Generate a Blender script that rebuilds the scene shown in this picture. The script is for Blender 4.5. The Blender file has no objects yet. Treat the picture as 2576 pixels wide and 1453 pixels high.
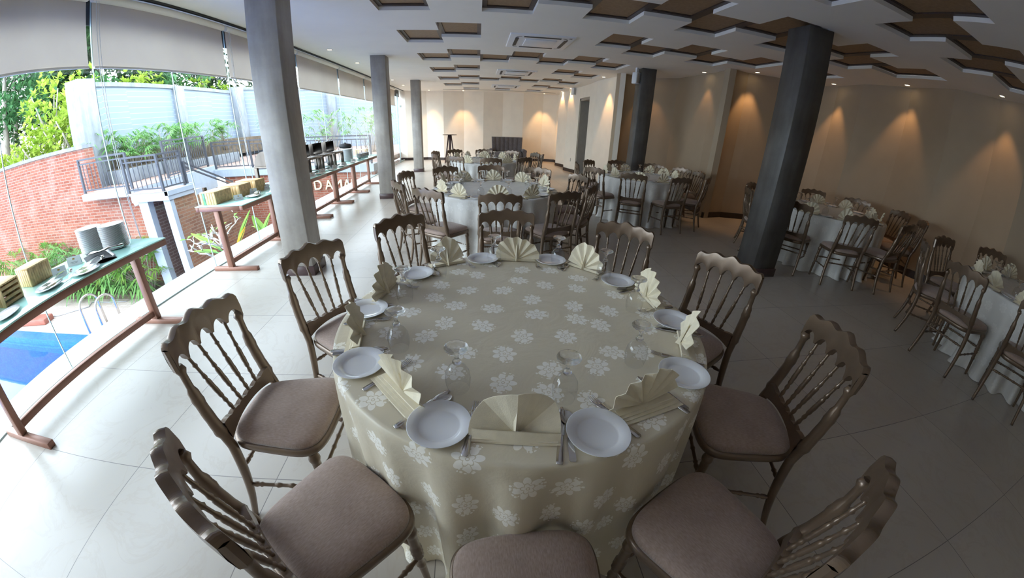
import bpy, bmesh, math, random
from mathutils import Vector, Matrix
rnd = random.Random(7)
PI = math.pi
C = bpy.context.scene.collection
sc = bpy.context.scene

# ------------------------------------------------------------------ mesh builder
class MB:
    def __init__(s):
        s.v = []; s.f = []; s.m = []; s.sm = []
    def add(s, vs, fs, mi=0, smooth=False):
        o = len(s.v); s.v.extend([tuple(p) for p in vs])
        for q in fs:
            s.f.append(tuple(i + o for i in q)); s.m.append(mi); s.sm.append(smooth)
    def box(s, x0, x1, y0, y1, z0, z1, mi=0):
        s.add([(x0,y0,z0),(x1,y0,z0),(x1,y1,z0),(x0,y1,z0),(x0,y0,z1),(x1,y0,z1),(x1,y1,z1),(x0,y1,z1)],
              [(3,2,1,0),(4,5,6,7),(0,1,5,4),(1,2,6,5),(2,3,7,6),(3,0,4,7)], mi)
    def obox(s, c, hx, hy, hz, rot=None, mi=0):
        R = rot or Matrix.Identity(3); c = Vector(c)
        P = []
        for z in (-hz, hz):
            for x, y in ((-hx,-hy),(hx,-hy),(hx,hy),(-hx,hy)):
                P.append(c + R @ Vector((x, y, z)))
        s.add(P, [(3,2,1,0),(4,5,6,7),(0,1,5,4),(1,2,6,5),(2,3,7,6),(3,0,4,7)], mi)
    def bar(s, a, b, w, h=None, mi=0, up=(0,0,1)):
        a = Vector(a); b = Vector(b); d = b - a; L = d.length
        if L < 1e-6: return
        y = d / L; u = Vector(up)
        if abs(y.dot(u)) > .99: u = Vector((1, 0, 0))
        x = y.cross(u).normalized(); z = x.cross(y)
        R = Matrix((x, y, z)).transposed()
        s.obox((a + b) / 2, w / 2, L / 2, (h or w) / 2, R, mi)
    def tube(s, path, radii, n=8, mi=0, caps=True, smooth=True):
        path = [Vector(p) for p in path]; k = len(path)
        if not hasattr(radii, '__len__'): radii = [radii] * k
        o = len(s.v); prev = None
        for i, p in enumerate(path):
            t = (path[min(i+1, k-1)] - path[max(i-1, 0)]).normalized()
            if prev is None:
                u = Vector((1, 0, 0)) if abs(t.x) < .9 else Vector((0, 1, 0))
                x = t.cross(u).normalized()
            else:
                x = (prev - t * prev.dot(t)).normalized()
            prev = x; y = t.cross(x)
            for j in range(n):
                a = 2 * PI * j / n
                s.v.append(tuple(p + (x * math.cos(a) + y * math.sin(a)) * radii[i]))
        for i in range(k - 1):
            for j in range(n):
                a = o + i*n + j; b = o + i*n + (j+1) % n
                s.f.append((a, b, b + n, a + n)); s.m.append(mi); s.sm.append(smooth)
        if caps:
            s.f.append(tuple(o + j for j in reversed(range(n)))); s.m.append(mi); s.sm.append(False)
            e = o + (k-1)*n
            s.f.append(tuple(e + j for j in range(n))); s.m.append(mi); s.sm.append(False)
    def lathe(s, prof, n=20, c=(0,0,0), mi=0, smooth=True):
        o = len(s.v); k = len(prof)
        for r, z in prof:
            for j in range(n):
                a = 2*PI*j/n
                s.v.append((c[0] + r*math.cos(a), c[1] + r*math.sin(a), c[2] + z))
        for i in range(k-1):
            for j in range(n):
                a = o+i*n+j; b = o+i*n+(j+1) % n
                s.f.append((a, b, b+n, a+n)); s.m.append(mi); s.sm.append(smooth)
        if prof[0][0] > 1e-5:
            pass
    def prism(s, poly, z0, z1, mi=0):
        n = len(poly)
        vs = [(x, y, z0) for x, y in poly] + [(x, y, z1) for x, y in poly]
        fs = [tuple(reversed(range(n))), tuple(range(n, 2*n))]
        for i in range(n):
            j = (i+1) % n
            fs.append((i, j, j+n, i+n))
        s.add(vs, fs, mi)
    def grid(s, fn, nu, nv, mi=0, smooth=True, wrap=False):
        o = len(s.v)
        for i in range(nu + (0 if wrap else 1)):
            for j in range(nv + 1):
                s.v.append(tuple(fn(i / nu, j / nv)))
        N = nu if wrap else nu + 1
        for i in range(nu):
            for j in range(nv):
                a = o + i*(nv+1) + j; b = o + ((i+1) % N)*(nv+1) + j
                s.f.append((a, b, b+1, a+1)); s.m.append(mi); s.sm.append(smooth)
    def xform(s, M, start=0):
        for i in range(start, len(s.v)):
            s.v[i] = tuple(M @ Vector(s.v[i]))
    def mesh(s, name, mats, bevel=0, seg=2, uv=None, fixn=True, angle=35):
        me = bpy.data.meshes.new(name)
        me.from_pydata(s.v, [], s.f); me.validate()
        for m in (mats if isinstance(mats, (list, tuple)) else [mats]): me.materials.append(m)
        if len(me.polygons) == len(s.m):
            me.polygons.foreach_set('material_index', s.m); me.polygons.foreach_set('use_smooth', s.sm)
        if bevel or fixn:
            bm = bmesh.new(); bm.from_mesh(me)
            if fixn: bmesh.ops.recalc_face_normals(bm, faces=bm.faces)
            if bevel:
                lim = math.radians(angle)
                ed = [e for e in bm.edges if len(e.link_faces) == 2 and e.calc_face_angle(0) > lim]
                bmesh.ops.bevel(bm, geom=ed, offset=bevel, segments=seg, profile=.5, affect='EDGES', clamp_overlap=True)
                for f in bm.faces: f.smooth = True
            bm.to_mesh(me); bm.free()
            if bevel: 
                try: me.set_sharp_from_angle(angle=math.radians(50))
                except Exception: pass
        l = me.uv_layers.new(name='UVMap')
        d = l.data; vs = me.vertices
        for p in me.polygons:
            nx, ny, nz = abs(p.normal.x), abs(p.normal.y), abs(p.normal.z)
            for li in p.loop_indices:
                co = vs[me.loops[li].vertex_index].co
                if uv: d[li].uv = uv(co)
                elif nz >= nx and nz >= ny: d[li].uv = (co.x, co.y)
                elif nx >= ny: d[li].uv = (co.y, co.z)
                else: d[li].uv = (co.x, co.z)
        return me
    def build(s, name, mats, parent=None, loc=(0,0,0), rz=0, **k):
        o = bpy.data.objects.new(name, s.mesh(name, mats, **k)); C.objects.link(o)
        o.location = loc; o.rotation_euler = (0, 0, rz)
        if parent: o.parent = parent
        return o

def tag(o, label=None, cat=None, group=None, kind=None):
    if label: o['label'] = label
    if cat: o['category'] = cat
    if group: o['group'] = group
    if kind: o['kind'] = kind
    return o
def thing(name, label, cat, loc=(0,0,0), rz=0, group=None):
    o = bpy.data.objects.new(name, None); C.objects.link(o); o.empty_display_size = .1
    o.location = loc; o.rotation_euler = (0, 0, rz)
    return tag(o, label, cat, group)
KIDS = {}
def kids(o):
    return KIDS.get(o.name) or [c for c in bpy.data.objects if c.parent == o]
def dup(root, loc, rz=0, label=None, group=None, rot=None):
    r = root.copy(); C.objects.link(r); r.location = loc; r.rotation_euler = rot or (0, 0, rz)
    if label: r['label'] = label
    if group: r['group'] = group
    if root.name not in KIDS:
        KIDS[root.name] = [(c, [g for g in bpy.data.objects if g.parent == c]) for c in bpy.data.objects if c.parent == root]
    for ch, gs in KIDS[root.name]:
        c = ch.copy(); C.objects.link(c); c.parent = r
        for g in gs:
            d = g.copy(); C.objects.link(d); d.parent = c
    return r
def struct(name, mb, mats, parent=None, **k):
    o = mb.build(name, mats, parent, **k)
    if not parent: o['kind'] = 'structure'
    return o

# ------------------------------------------------------------------ camera (wide phone lens, fitted as a fisheye polynomial)
H = 1.515
RM = [[.9956, -.08791, .03229], [-.0087, -.43011, -.90273], [.09325, .89848, -.42899]]
F0, A2, A3, A4 = 933.355, .164996, -.457259, .185820
def in_view(p, m=0):
    d = Vector((p[0], p[1], p[2] - H)); c = [sum(RM[i][j]*d[j] for j in range(3)) for i in range(3)]
    n = math.hypot(c[0], c[1]); th = math.atan2(n, c[2])
    if th > 1.38: return False
    r = th
    for _ in range(40):
        r -= (r*(1 + A2*r + A3*r*r + A4*r**3) - th) / (1 + 2*A2*r + 3*A3*r*r + 4*A4*r**3)
    x = 1288 + c[0]/n*r*F0; y = 726.5 + c[1]/n*r*F0
    return -m < x < 2576 + m and -m < y < 1453 + m
cam = bpy.data.cameras.new('camera'); co = bpy.data.objects.new('camera', cam); C.objects.link(co)
cam.type = 'PANO'; cam.sensor_width = 36; cam.sensor_fit = 'HORIZONTAL'; cam.clip_start = .01; cam.clip_end = 300
cy = cam.cycles if hasattr(cam, 'cycles') and hasattr(cam.cycles, 'panorama_type') else cam
cy.panorama_type = 'FISHEYE_LENS_POLYNOMIAL'; cy.fisheye_fov = PI
s_ = (2576/36) / F0
cy.fisheye_polynomial_k0 = 0
cy.fisheye_polynomial_k1 = -s_; cy.fisheye_polynomial_k2 = -A2*s_**2
cy.fisheye_polynomial_k3 = -A3*s_**3; cy.fisheye_polynomial_k4 = -A4*s_**4
R3 = Matrix((RM[0], [-a for a in RM[1]], [-a for a in RM[2]])).transposed()
co.matrix_world = Matrix.Translation((0, 0, H)) @ R3.to_4x4()
sc.camera = co
sc.view_settings.view_transform = 'Standard'; sc.view_settings.look = 'None'
sc.view_settings.gamma = 1; sc.view_settings.use_curve_mapping = False
sc.view_settings.exposure = 0.75
cs = sc.cycles
cs.max_bounces = 8; cs.diffuse_bounces = 5; cs.glossy_bounces = 3; cs.transmission_bounces = 6; cs.transparent_max_bounces = 16
cs.caustics_reflective = True; cs.caustics_refractive = False; cs.sample_clamp_indirect = 4.0
cs.use_denoising = True
try: cs.denoiser = 'OPENIMAGEDENOISE'
except Exception: pass
# ------------------------------------------------------------------ materials
def newmat(name):
    m = bpy.data.materials.new(name); m.use_nodes = True
    nt = m.node_tree; b = nt.nodes['Principled BSDF']
    return m, nt, b
def N(nt, t, **k):
    n = nt.nodes.new(t)
    for a, v in k.items():
        if a[:2] == 'i_':
            n.inputs[a[2:].replace('_', ' ')].default_value = v
        else: setattr(n, a, v)
    return n
def L(nt, a, b): nt.links.new(a, b)
def ramp(nt, stops, interp='LINEAR'):
    r = N(nt, 'ShaderNodeValToRGB'); e = r.color_ramp.elements; r.color_ramp.interpolation = interp
    while len(e) < len(stops): e.new(.5)
    for i, (p, c) in enumerate(stops):
        e[i].position = p; e[i].color = (*c, 1) if len(c) == 3 else c
    return r
def math_(nt, op, a, b=None, c=None):
    n = N(nt, 'ShaderNodeMath', operation=op)
    for i, x in enumerate((a, b, c)):
        if x is None: continue
        if isinstance(x, (int, float)): n.inputs[i].default_value = x
        else: L(nt, x, n.inputs[i])
    return n.outputs[0]
def coords(nt, kind='Object', scale=(1,1,1), loc=(0,0,0), rot=(0,0,0)):
    t = N(nt, 'ShaderNodeTexCoord'); mp = N(nt, 'ShaderNodeMapping')
    mp.inputs['Scale'].default_value = scale; mp.inputs['Location'].default_value = loc; mp.inputs['Rotation'].default_value = rot
    L(nt, t.outputs[kind], mp.inputs[0]); return mp.outputs[0]
def plain(name, col, rough=.5, metal=0, var=.12, scale=8, bump=0, bscale=60, coat=0, spec=None, kind='Object', stretch=(1,1,1), detail=3):
    m, nt, b = newmat(name)
    b.inputs['Roughness'].default_value = rough; b.inputs['Metallic'].default_value = metal
    if coat: b.inputs['Coat Weight'].default_value = coat; b.inputs['Coat Roughness'].default_value = .1
    if spec is not None: b.inputs['Specular IOR Level'].default_value = spec
    c = coords(nt, kind, stretch)
    n = N(nt, 'ShaderNodeTexNoise'); n.inputs['Scale'].default_value = scale; n.inputs['Detail'].default_value = detail
    L(nt, c, n.inputs['Vector'])
    lo = tuple(max(0, x*(1-var)) for x in col); hi = tuple(min(1, x*(1+var)) for x in col)
    r = ramp(nt, [(.3, lo), (.7, hi)]); L(nt, n.outputs['Fac'], r.inputs[0]); L(nt, r.outputs[0], b.inputs['Base Color'])
    if bump:
        n2 = N(nt, 'ShaderNodeTexNoise'); n2.inputs['Scale'].default_value = bscale; n2.inputs['Detail'].default_value = 4
        L(nt, c, n2.inputs['Vector'])
        bp = N(nt, 'ShaderNodeBump'); bp.inputs['Strength'].default_value = bump; bp.inputs['Distance'].default_value = .01
        L(nt, n2.outputs['Fac'], bp.inputs['Height']); L(nt, bp.outputs[0], b.inputs['Normal'])
    return m
M = {}
# polished stone floor tiles, 0.8 m
def mk_floor():
    m, nt, b = newmat('polished_stone_tiles')
    c = coords(nt, 'Object', loc=(2.589, -1.08 + .8*20, 0))
    br = N(nt, 'ShaderNodeTexBrick', offset=0.0, squash=1.0)
    br.inputs['Scale'].default_value = 1; br.inputs['Mortar Size'].default_value = .0022; br.inputs['Mortar Smooth'].default_value = .2
    br.inputs['Brick Width'].default_value = .8; br.inputs['Row Height'].default_value = .8; br.inputs['Bias'].default_value = 0
    br.inputs['Color1'].default_value = (0, 0, 0, 1); br.inputs['Color2'].default_value = (1, 1, 1, 1); br.inputs['Mortar'].default_value = (.5, .5, .5, 1)
    L(nt, c, br.inputs['Vector'])
    # per-tile offset of the veins
    off = N(nt, 'ShaderNodeVectorMath', operation='MULTIPLY_ADD')
    L(nt, br.outputs['Color'], off.inputs[0]); off.inputs[1].default_value = (7, 5, 3); L(nt, c, off.inputs[2])
    w = N(nt, 'ShaderNodeTexNoise'); w.inputs['Scale'].default_value = 2.2; w.inputs['Detail'].default_value = 8; w.inputs['Roughness'].default_value = .62; w.inputs['Distortion'].default_value = 1.3
    L(nt, off.outputs[0], w.inputs['Vector'])
    v = ramp(nt, [(.47, (0,0,0)), (.497, (1,1,1)), (.503, (1,1,1)), (.53, (0,0,0))]); L(nt, w.outputs['Fac'], v.inputs[0])
    n2 = N(nt, 'ShaderNodeTexNoise'); n2.inputs['Scale'].default_value = 1.1; n2.inputs['Detail'].default_value = 5
    L(nt, off.outputs[0], n2.inputs['Vector'])
    base = ramp(nt, [(.3, (.49, .445, .39)), (.7, (.55, .505, .45))]); L(nt, n2.outputs['Fac'], base.inputs[0])
    mx = N(nt, 'ShaderNodeMixRGB'); mx.inputs[2].default_value = (.45, .385, .32, 1); L(nt, base.outputs[0], mx.inputs[1])
    L(nt, math_(nt, 'MULTIPLY', v.outputs[0], .35), mx.inputs[0])
    g = N(nt, 'ShaderNodeMixRGB'); g.inputs[2].default_value = (.20, .18, .17, 1); L(nt, br.outputs['Fac'], g.inputs[0]); L(nt, mx.outputs[0], g.inputs[1])
    L(nt, g.outputs[0], b.inputs['Base Color']); b.inputs['Roughness'].default_value = .30
    b.inputs['Specular IOR Level'].default_value = .42
    bp = N(nt, 'ShaderNodeBump'); bp.inputs['Strength'].default_value = .25; bp.inputs['Distance'].default_value = .002; bp.invert = True
    L(nt, br.outputs['Fac'], bp.inputs['Height']); L(nt, bp.outputs[0], b.inputs['Normal'])
    return m
M['floor'] = mk_floor()
M['wall_shaded'] = plain('shaded_cream_wall_paint', (.42, .325, .225), .75, var=.03, scale=3, bump=.05, bscale=90)  # same paint as the cream walls, darkened to stand in for shade
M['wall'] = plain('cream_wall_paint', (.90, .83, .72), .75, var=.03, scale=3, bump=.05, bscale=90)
M['ceil'] = plain('white_ceiling_paint', (.90, .86, .79), .85, var=.02, scale=2)
M['dark_wood'] = plain('dark_stained_wood', (.055, .034, .026), .45, var=.3, scale=14, stretch=(1, 6, 1))
M['skirt'] = plain('black_skirting', (.035, .022, .018), .4, var=.2)
M['plinth'] = plain('maroon_tile_plinth', (.075, .045, .045), .3, var=.15)
def mk_concrete(name, a, b_, rough=.62):
    m, nt, b = newmat(name)
    c = coords(nt, 'Object')
    n = N(nt, 'ShaderNodeTexNoise'); n.inputs['Scale'].default_value = 2.4; n.inputs['Detail'].default_value = 9; n.inputs['Roughness'].default_value = .65
    L(nt, c, n.inputs['Vector'])
    c2 = coords(nt, 'Object', (6, 6, .7))
    n2 = N(nt, 'ShaderNodeTexNoise'); n2.inputs['Scale'].default_value = 1.6; n2.inputs['Detail'].default_value = 4; L(nt, c2, n2.inputs['Vector'])
    mixv = math_(nt, 'MULTIPLY_ADD', n2.outputs['Fac'], .45, math_(nt, 'MULTIPLY', n.outputs['Fac'], .55))
    r = ramp(nt, [(.32, a), (.5, tuple((x+y)/2 for x, y in zip(a, b_))), (.66, b_)]); L(nt, mixv, r.inputs[0]); L(nt, r.outputs[0], b.inputs['Base Color'])
    b.inputs['Roughness'].default_value = rough
    bp = N(nt, 'ShaderNodeBump'); bp.inputs['Strength'].default_value = .15; bp.inputs['Distance'].default_value = .01; L(nt, n.outputs['Fac'], bp.inputs['Height']); L(nt, bp.outputs[0], b.inputs['Normal'])
    return m
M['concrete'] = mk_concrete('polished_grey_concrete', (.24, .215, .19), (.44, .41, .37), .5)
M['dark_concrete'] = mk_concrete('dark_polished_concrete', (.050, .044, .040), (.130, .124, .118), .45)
M['kerb'] = mk_concrete('pale_kerb_concrete', (.38, .38, .38), (.47, .47, .47))
M['out_conc'] = mk_concrete('weathered_wall_concrete', (.14, .155, .175), (.27, .295, .325))
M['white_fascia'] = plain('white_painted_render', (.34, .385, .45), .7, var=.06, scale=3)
def mk_rattan():
    m, nt, b = newmat('woven_rattan')
    c = coords(nt, 'UV')
    w1 = N(nt, 'ShaderNodeTexWave', wave_type='BANDS', bands_direction='X'); w1.inputs['Scale'].default_value = 55; w1.inputs['Distortion'].default_value = .6
    w2 = N(nt, 'ShaderNodeTexWave', wave_type='BANDS', bands_direction='Y'); w2.inputs['Scale'].default_value = 55; w2.inputs['Distortion'].default_value = .6
    L(nt, c, w1.inputs['Vector']); L(nt, c, w2.inputs['Vector'])
    n = N(nt, 'ShaderNodeTexNoise'); n.inputs['Scale'].default_value = 25; n.inputs['Detail'].default_value = 4; L(nt, c, n.inputs['Vector'])
    s = math_(nt, 'ADD', math_(nt, 'MULTIPLY', math_(nt, 'MULTIPLY', w1.outputs['Fac'], w2.outputs['Fac']), .5), math_(nt, 'MULTIPLY', n.outputs['Fac'], .6))
    r = ramp(nt, [(.2, (.22, .135, .07)), (.8, (.44, .29, .165))]); L(nt, s, r.inputs[0]); L(nt, r.outputs[0], b.inputs['Base Color']); b.inputs['Roughness'].default_value = .6
    return m
M['rattan'] = mk_rattan()
M['white_plastic'] = plain('white_plastic', (.80, .82, .85), .35, var=.02)
M['dark_slot'] = plain('black_slot', (.02, .022, .025), .5)
M['grey_metal'] = plain('grey_aluminium', (.45, .46, .47), .4, .6, var=.05)
M['steel'] = plain('polished_steel', (.62, .61, .59), .14, 1.0, var=.06, scale=20)
M['dark_steel'] = plain('brushed_dark_steel', (.16, .135, .115), .3, 1.0, var=.1)
M['bronze'] = plain('bronze_metallic_lacquer', (.175, .120, .080), .34, .5, var=.1, scale=12, coat=.35)
def mk_fabric(name, a, b_, sc_=260):
    m, nt, b = newmat(name)
    c = coords(nt, 'UV')
    w1 = N(nt, 'ShaderNodeTexNoise'); w1.inputs['Scale'].default_value = sc_; w1.inputs['Detail'].default_value = 2
    mp = coords(nt, 'UV', (1, .25, 1)); L(nt, mp, w1.inputs['Vector'])
    n = N(nt, 'ShaderNodeTexNoise'); n.inputs['Scale'].default_value = 7; n.inputs['Detail'].default_value = 5; L(nt, c, n.inputs['Vector'])
    s = math_(nt, 'ADD', math_(nt, 'MULTIPLY', w1.outputs['Fac'], .55), math_(nt, 'MULTIPLY', n.outputs['Fac'], .45))
    r = ramp(nt, [(.35, a), (.65, b_)]); L(nt, s, r.inputs[0]); L(nt, r.outputs[0], b.inputs['Base Color'])
    b.inputs['Roughness'].default_value = .9; b.inputs['Sheen Weight'].default_value = .25
    bp = N(nt, 'ShaderNodeBump'); bp.inputs['Strength'].default_value = .2; bp.inputs['Distance'].default_value = .002; L(nt, w1.outputs['Fac'], bp.inputs['Height']); L(nt, bp.outputs[0], b.inputs['Normal'])
    return m
M['seat'] = mk_fabric('taupe_upholstery', (.29, .205, .165), (.42, .315, .265))
M['sofa'] = mk_fabric('mauve_grey_velvet', (.085, .070, .070), (.15, .125, .125), 60)
M['napkin'] = plain('cream_napkin_cotton', (.82, .745, .57), .85, var=.06, scale=30, bump=.1, bscale=400)
M['porcelain'] = plain('white_porcelain', (.82, .82, .83), .12, var=.01, coat=.4)
M['cutlery'] = plain('cutlery_steel', (.60, .57, .54), .17, 1.0, var=.05, scale=40)
# damask tablecloth: satin ground with floral clusters
def mk_damask(name, ground, flower, ks=1/.163):
    m, nt, b = newmat(name)
    uvn = N(nt, 'ShaderNodeUVMap'); uvn.uv_map = 'UVMap'
    sc1 = N(nt, 'ShaderNodeVectorMath', operation='SCALE'); sc1.inputs['Scale'].default_value = ks; L(nt, uvn.outputs[0], sc1.inputs[0])
    vo = N(nt, 'ShaderNodeTexVoronoi', voronoi_dimensions='2D', feature='F1'); vo.inputs['Scale'].default_value = 1; vo.inputs['Randomness'].default_value = .42
    L(nt, sc1.outputs[0], vo.inputs['Vector'])
    df = N(nt, 'ShaderNodeVectorMath', operation='SUBTRACT'); L(nt, sc1.outputs[0], df.inputs[0]); L(nt, vo.outputs['Position'], df.inputs[1])
    sx = N(nt, 'ShaderNodeSeparateXYZ'); L(nt, df.outputs[0], sx.inputs[0])
    rr = math_(nt, 'SQRT', math_(nt, 'ADD', math_(nt, 'MULTIPLY', sx.outputs[0], sx.outputs[0]), math_(nt, 'MULTIPLY', sx.outputs[1], sx.outputs[1])))
    an = math_(nt, 'ARCTAN2', sx.outputs[1], sx.outputs[0])
    rc = N(nt, 'ShaderNodeSeparateColor'); L(nt, vo.outputs['Color'], rc.inputs[0])
    an2 = math_(nt, 'ADD', an, math_(nt, 'MULTIPLY', rc.outputs[0], 6.28))
    # two rings of petals: outer leaves and inner blossom, with outline gaps
    pet = math_(nt, 'ABSOLUTE', math_(nt, 'COSINE', math_(nt, 'MULTIPLY', an2, 3.5)))
    rmax = math_(nt, 'ADD', .160, math_(nt, 'MULTIPLY', pet, .12))
    outer = math_(nt, 'LESS_THAN', rr, rmax)
    pin = math_(nt, 'ABSOLUTE', math_(nt, 'COSINE', math_(nt, 'ADD', math_(nt, 'MULTIPLY', an2, 2.5), .6)))
    rin = math_(nt, 'ADD', .075, math_(nt, 'MULTIPLY', pin, .055))
    edge = math_(nt, 'LESS_THAN', math_(nt, 'ABSOLUTE', math_(nt, 'SUBTRACT', rr, rin)), .010)
    core = math_(nt, 'LESS_THAN', math_(nt, 'ABSOLUTE', math_(nt, 'SUBTRACT', rr, .03)), .008)
    vein = math_(nt, 'MULTIPLY', math_(nt, 'LESS_THAN', pet, .16), math_(nt, 'GREATER_THAN', rr, .12))
    f1 = math_(nt, 'MULTIPLY', outer, math_(nt, 'SUBTRACT', 1, math_(nt, 'MINIMUM', 1, math_(nt, 'ADD', math_(nt, 'ADD', edge, core), vein))))
    # small buds around
    vb = N(nt, 'ShaderNodeTexVoronoi', voronoi_dimensions='2D', feature='F1'); vb.inputs['Scale'].default_value = 13; vb.inputs['Randomness'].default_value = .8; L(nt, sc1.outputs[0], vb.inputs['Vector'])
    sprig = math_(nt, 'COSINE', math_(nt, 'ADD', math_(nt, 'MULTIPLY', an2, 2), 1.0))
    bud = math_(nt, 'MULTIPLY', math_(nt, 'LESS_THAN', vb.outputs['Distance'], .36), math_(nt, 'MULTIPLY', math_(nt, 'MULTIPLY', math_(nt, 'GREATER_THAN', rr, .17), math_(nt, 'LESS_THAN', rr, .33)), math_(nt, 'GREATER_THAN', sprig, .35)))
    fl = math_(nt, 'MINIMUM', 1, math_(nt, 'ADD', f1, bud))
    mx = N(nt, 'ShaderNodeMixRGB'); mx.inputs[1].default_value = (*ground, 1); mx.inputs[2].default_value = (*flower, 1); L(nt, fl, mx.inputs[0])
    L(nt, mx.outputs[0], b.inputs['Base Color'])
    L(nt, math_(nt, 'SUBTRACT', .42, math_(nt, 'MULTIPLY', fl, -.25)), b.inputs['Roughness'])
    b.inputs['Specular IOR Level'].default_value = .45
    b.inputs['Sheen Weight'].default_value = .15
    n = N(nt, 'ShaderNodeTexNoise'); n.inputs['Scale'].default_value = 5; n.inputs['Detail'].default_value = 5; n.inputs['Distortion'].default_value = .8
    L(nt, uvn.outputs[0], n.inputs['Vector'])
    bp = N(nt, 'ShaderNodeBump'); bp.inputs['Strength'].default_value = .35; bp.inputs['Distance'].default_value = .02; L(nt, n.outputs['Fac'], bp.inputs['Height']); L(nt, bp.outputs[0], b.inputs['Normal'])
    return m
M['cloth'] = mk_damask('cream_damask_cloth', (.71, .63, .47), (.97, .93, .83))
M['cloth_white'] = mk_damask('pale_damask_cloth', (.72, .70, .66), (.80, .78, .74))
# glass
def schlick(nt, f0):
    lw = N(nt, 'ShaderNodeLayerWeight'); lw.inputs['Blend'].default_value = .5
    return math_(nt, 'ADD', f0, math_(nt, 'MULTIPLY', math_(nt, 'POWER', lw.outputs['Facing'], 5), 1 - f0))
def mk_pane(name, tint, base=.04):
    m, nt, b = newmat(name); nt.nodes.remove(b); out = nt.nodes['Material Output']
    t = N(nt, 'ShaderNodeBsdfTransparent'); t.inputs[0].default_value = (*tint, 1)
    g = N(nt, 'ShaderNodeBsdfGlossy'); g.inputs['Roughness'].default_value = .02
    f = schlick(nt, base)
    mx = N(nt, 'ShaderNodeMixShader'); L(nt, f, mx.inputs[0]); L(nt, t.outputs[0], mx.inputs[1]); L(nt, g.outputs[0], mx.inputs[2])
    L(nt, mx.outputs[0], out.inputs[0]); return m
M['pane'] = mk_pane('clear_window_glass', (.97, .99, .985))
M['bowl'] = mk_pane('thin_wine_glass', (.94, .94, .94), .07)
m_, nt_, b_ = newmat('solid_glass'); b_.inputs['Transmission Weight'].default_value = 1; b_.inputs['Roughness'].default_value = 0; b_.inputs['IOR'].default_value = 1.47; b_.inputs['Base Color'].default_value = (.97, .97, .97, 1)
M['solid_glass'] = m_
_t = N(nt_, 'ShaderNodeBsdfTransparent'); _t.inputs[0].default_value = (.96, .96, .96, 1); _x = N(nt_, 'ShaderNodeMixShader'); _x.inputs[0].default_value = .28
L(nt_, b_.outputs[0], _x.inputs[1]); L(nt_, _t.outputs[0], _x.inputs[2]); L(nt_, _x.outputs[0], nt_.nodes['Material Output'].inputs[0])
M['seal'] = plain('pale_green_glass_edge', (.42, .55, .56), .3, var=.1)
def mk_leafy(name, a, b_, trans=.35, scale=3, rough=.45):
    m, nt, b = newmat(name); out = nt.nodes['Material Output']
    c = coords(nt, 'Object'); n = N(nt, 'ShaderNodeTexNoise'); n.inputs['Scale'].default_value = scale; n.inputs['Detail'].default_value = 4; L(nt, c, n.inputs['Vector'])
    r = ramp(nt, [(.35, a), (.65, b_)]); L(nt, n.outputs['Fac'], r.inputs[0]); L(nt, r.outputs[0], b.inputs['Base Color']); b.inputs['Roughness'].default_value = rough
    t = N(nt, 'ShaderNodeBsdfTranslucent'); L(nt, r.outputs[0], t.inputs[0])
    mx = N(nt, 'ShaderNodeMixShader'); mx.inputs[0].default_value = trans; L(nt, b.outputs[0], mx.inputs[1]); L(nt, t.outputs[0], mx.inputs[2]); L(nt, mx.outputs[0], out.inputs[0])
    return m
M['blind'] = mk_leafy('taupe_roller_blind_fabric', (.62, .54, .45), (.66, .58, .48), .22, 2, .9)
M['palm'] = mk_leafy('palm_leaf', (.07, .20, .03), (.22, .36, .06))
M['bright_leaf'] = mk_leafy('yellow_green_leaf', (.26, .42, .04), (.48, .58, .10), .4, 2.5)
M['dark_leaf'] = mk_leafy('dark_forest_leaf', (.02, .06, .018), (.06, .14, .04), .3, 1.2)
M['mid_leaf'] = mk_leafy('mid_green_leaf', (.05, .17, .06), (.12, .28, .10), .3, 2)
M['fern'] = mk_leafy('fern_leaf', (.10, .28, .07), (.24, .44, .13))
M['banana'] = mk_leafy('banana_leaf', (.20, .42, .08), (.36, .56, .12), .4, 4)
M['banana_old'] = mk_leafy('yellow_orange_leaf', (.70, .34, .04), (.75, .55, .08), .4, 4)
M['bark'] = plain('pale_bark', (.34, .30, .25), .8, var=.35, scale=9, stretch=(1, 1, .4))
M['plumeria'] = plain('white_plumeria_bark', (.56, .52, .47), .7, var=.2, scale=12)
def mk_brick(name, c1, c2, mort, scale=1, stain=.3):
    m, nt, b = newmat(name); c = coords(nt, 'UV')
    br = N(nt, 'ShaderNodeTexBrick'); br.inputs['Scale'].default_value = scale; br.inputs['Brick Width'].default_value = .24; br.inputs['Row Height'].default_value = .075
    br.inputs['Mortar Size'].default_value = .009; br.inputs['Color1'].default_value = (*c1, 1); br.inputs['Color2'].default_value = (*c2, 1); br.inputs['Mortar'].default_value = (*mort, 1); br.inputs['Bias'].default_value = -.1
    L(nt, c, br.inputs['Vector'])
    n = N(nt, 'ShaderNodeTexNoise'); n.inputs['Scale'].default_value = 1.3; n.inputs['Detail'].default_value = 8; n.inputs['Roughness'].default_value = .7; L(nt, coords(nt, 'UV', (1, .6, 1)), n.inputs['Vector'])
    r = ramp(nt, [(.5, (0,0,0)), (.72, (1,1,1))]); L(nt, n.outputs['Fac'], r.inputs[0])
    mx = N(nt, 'ShaderNodeMixRGB'); mx.inputs[2].default_value = (.48, .38, .33, 1); L(nt, math_(nt, 'MULTIPLY', r.outputs[0], stain), mx.inputs[0]); L(nt, br.outputs['Color'], mx.inputs[1])
    L(nt, mx.outputs[0], b.inputs['Base Color']); b.inputs['Roughness'].default_value = .85
    bp = N(nt, 'ShaderNodeBump'); bp.inputs['Strength'].default_value = .4; bp.inputs['Distance'].default_value = .01; bp.invert = True; L(nt, br.outputs['Fac'], bp.inputs['Height']); L(nt, bp.outputs[0], b.inputs['Normal'])
    return m
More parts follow.
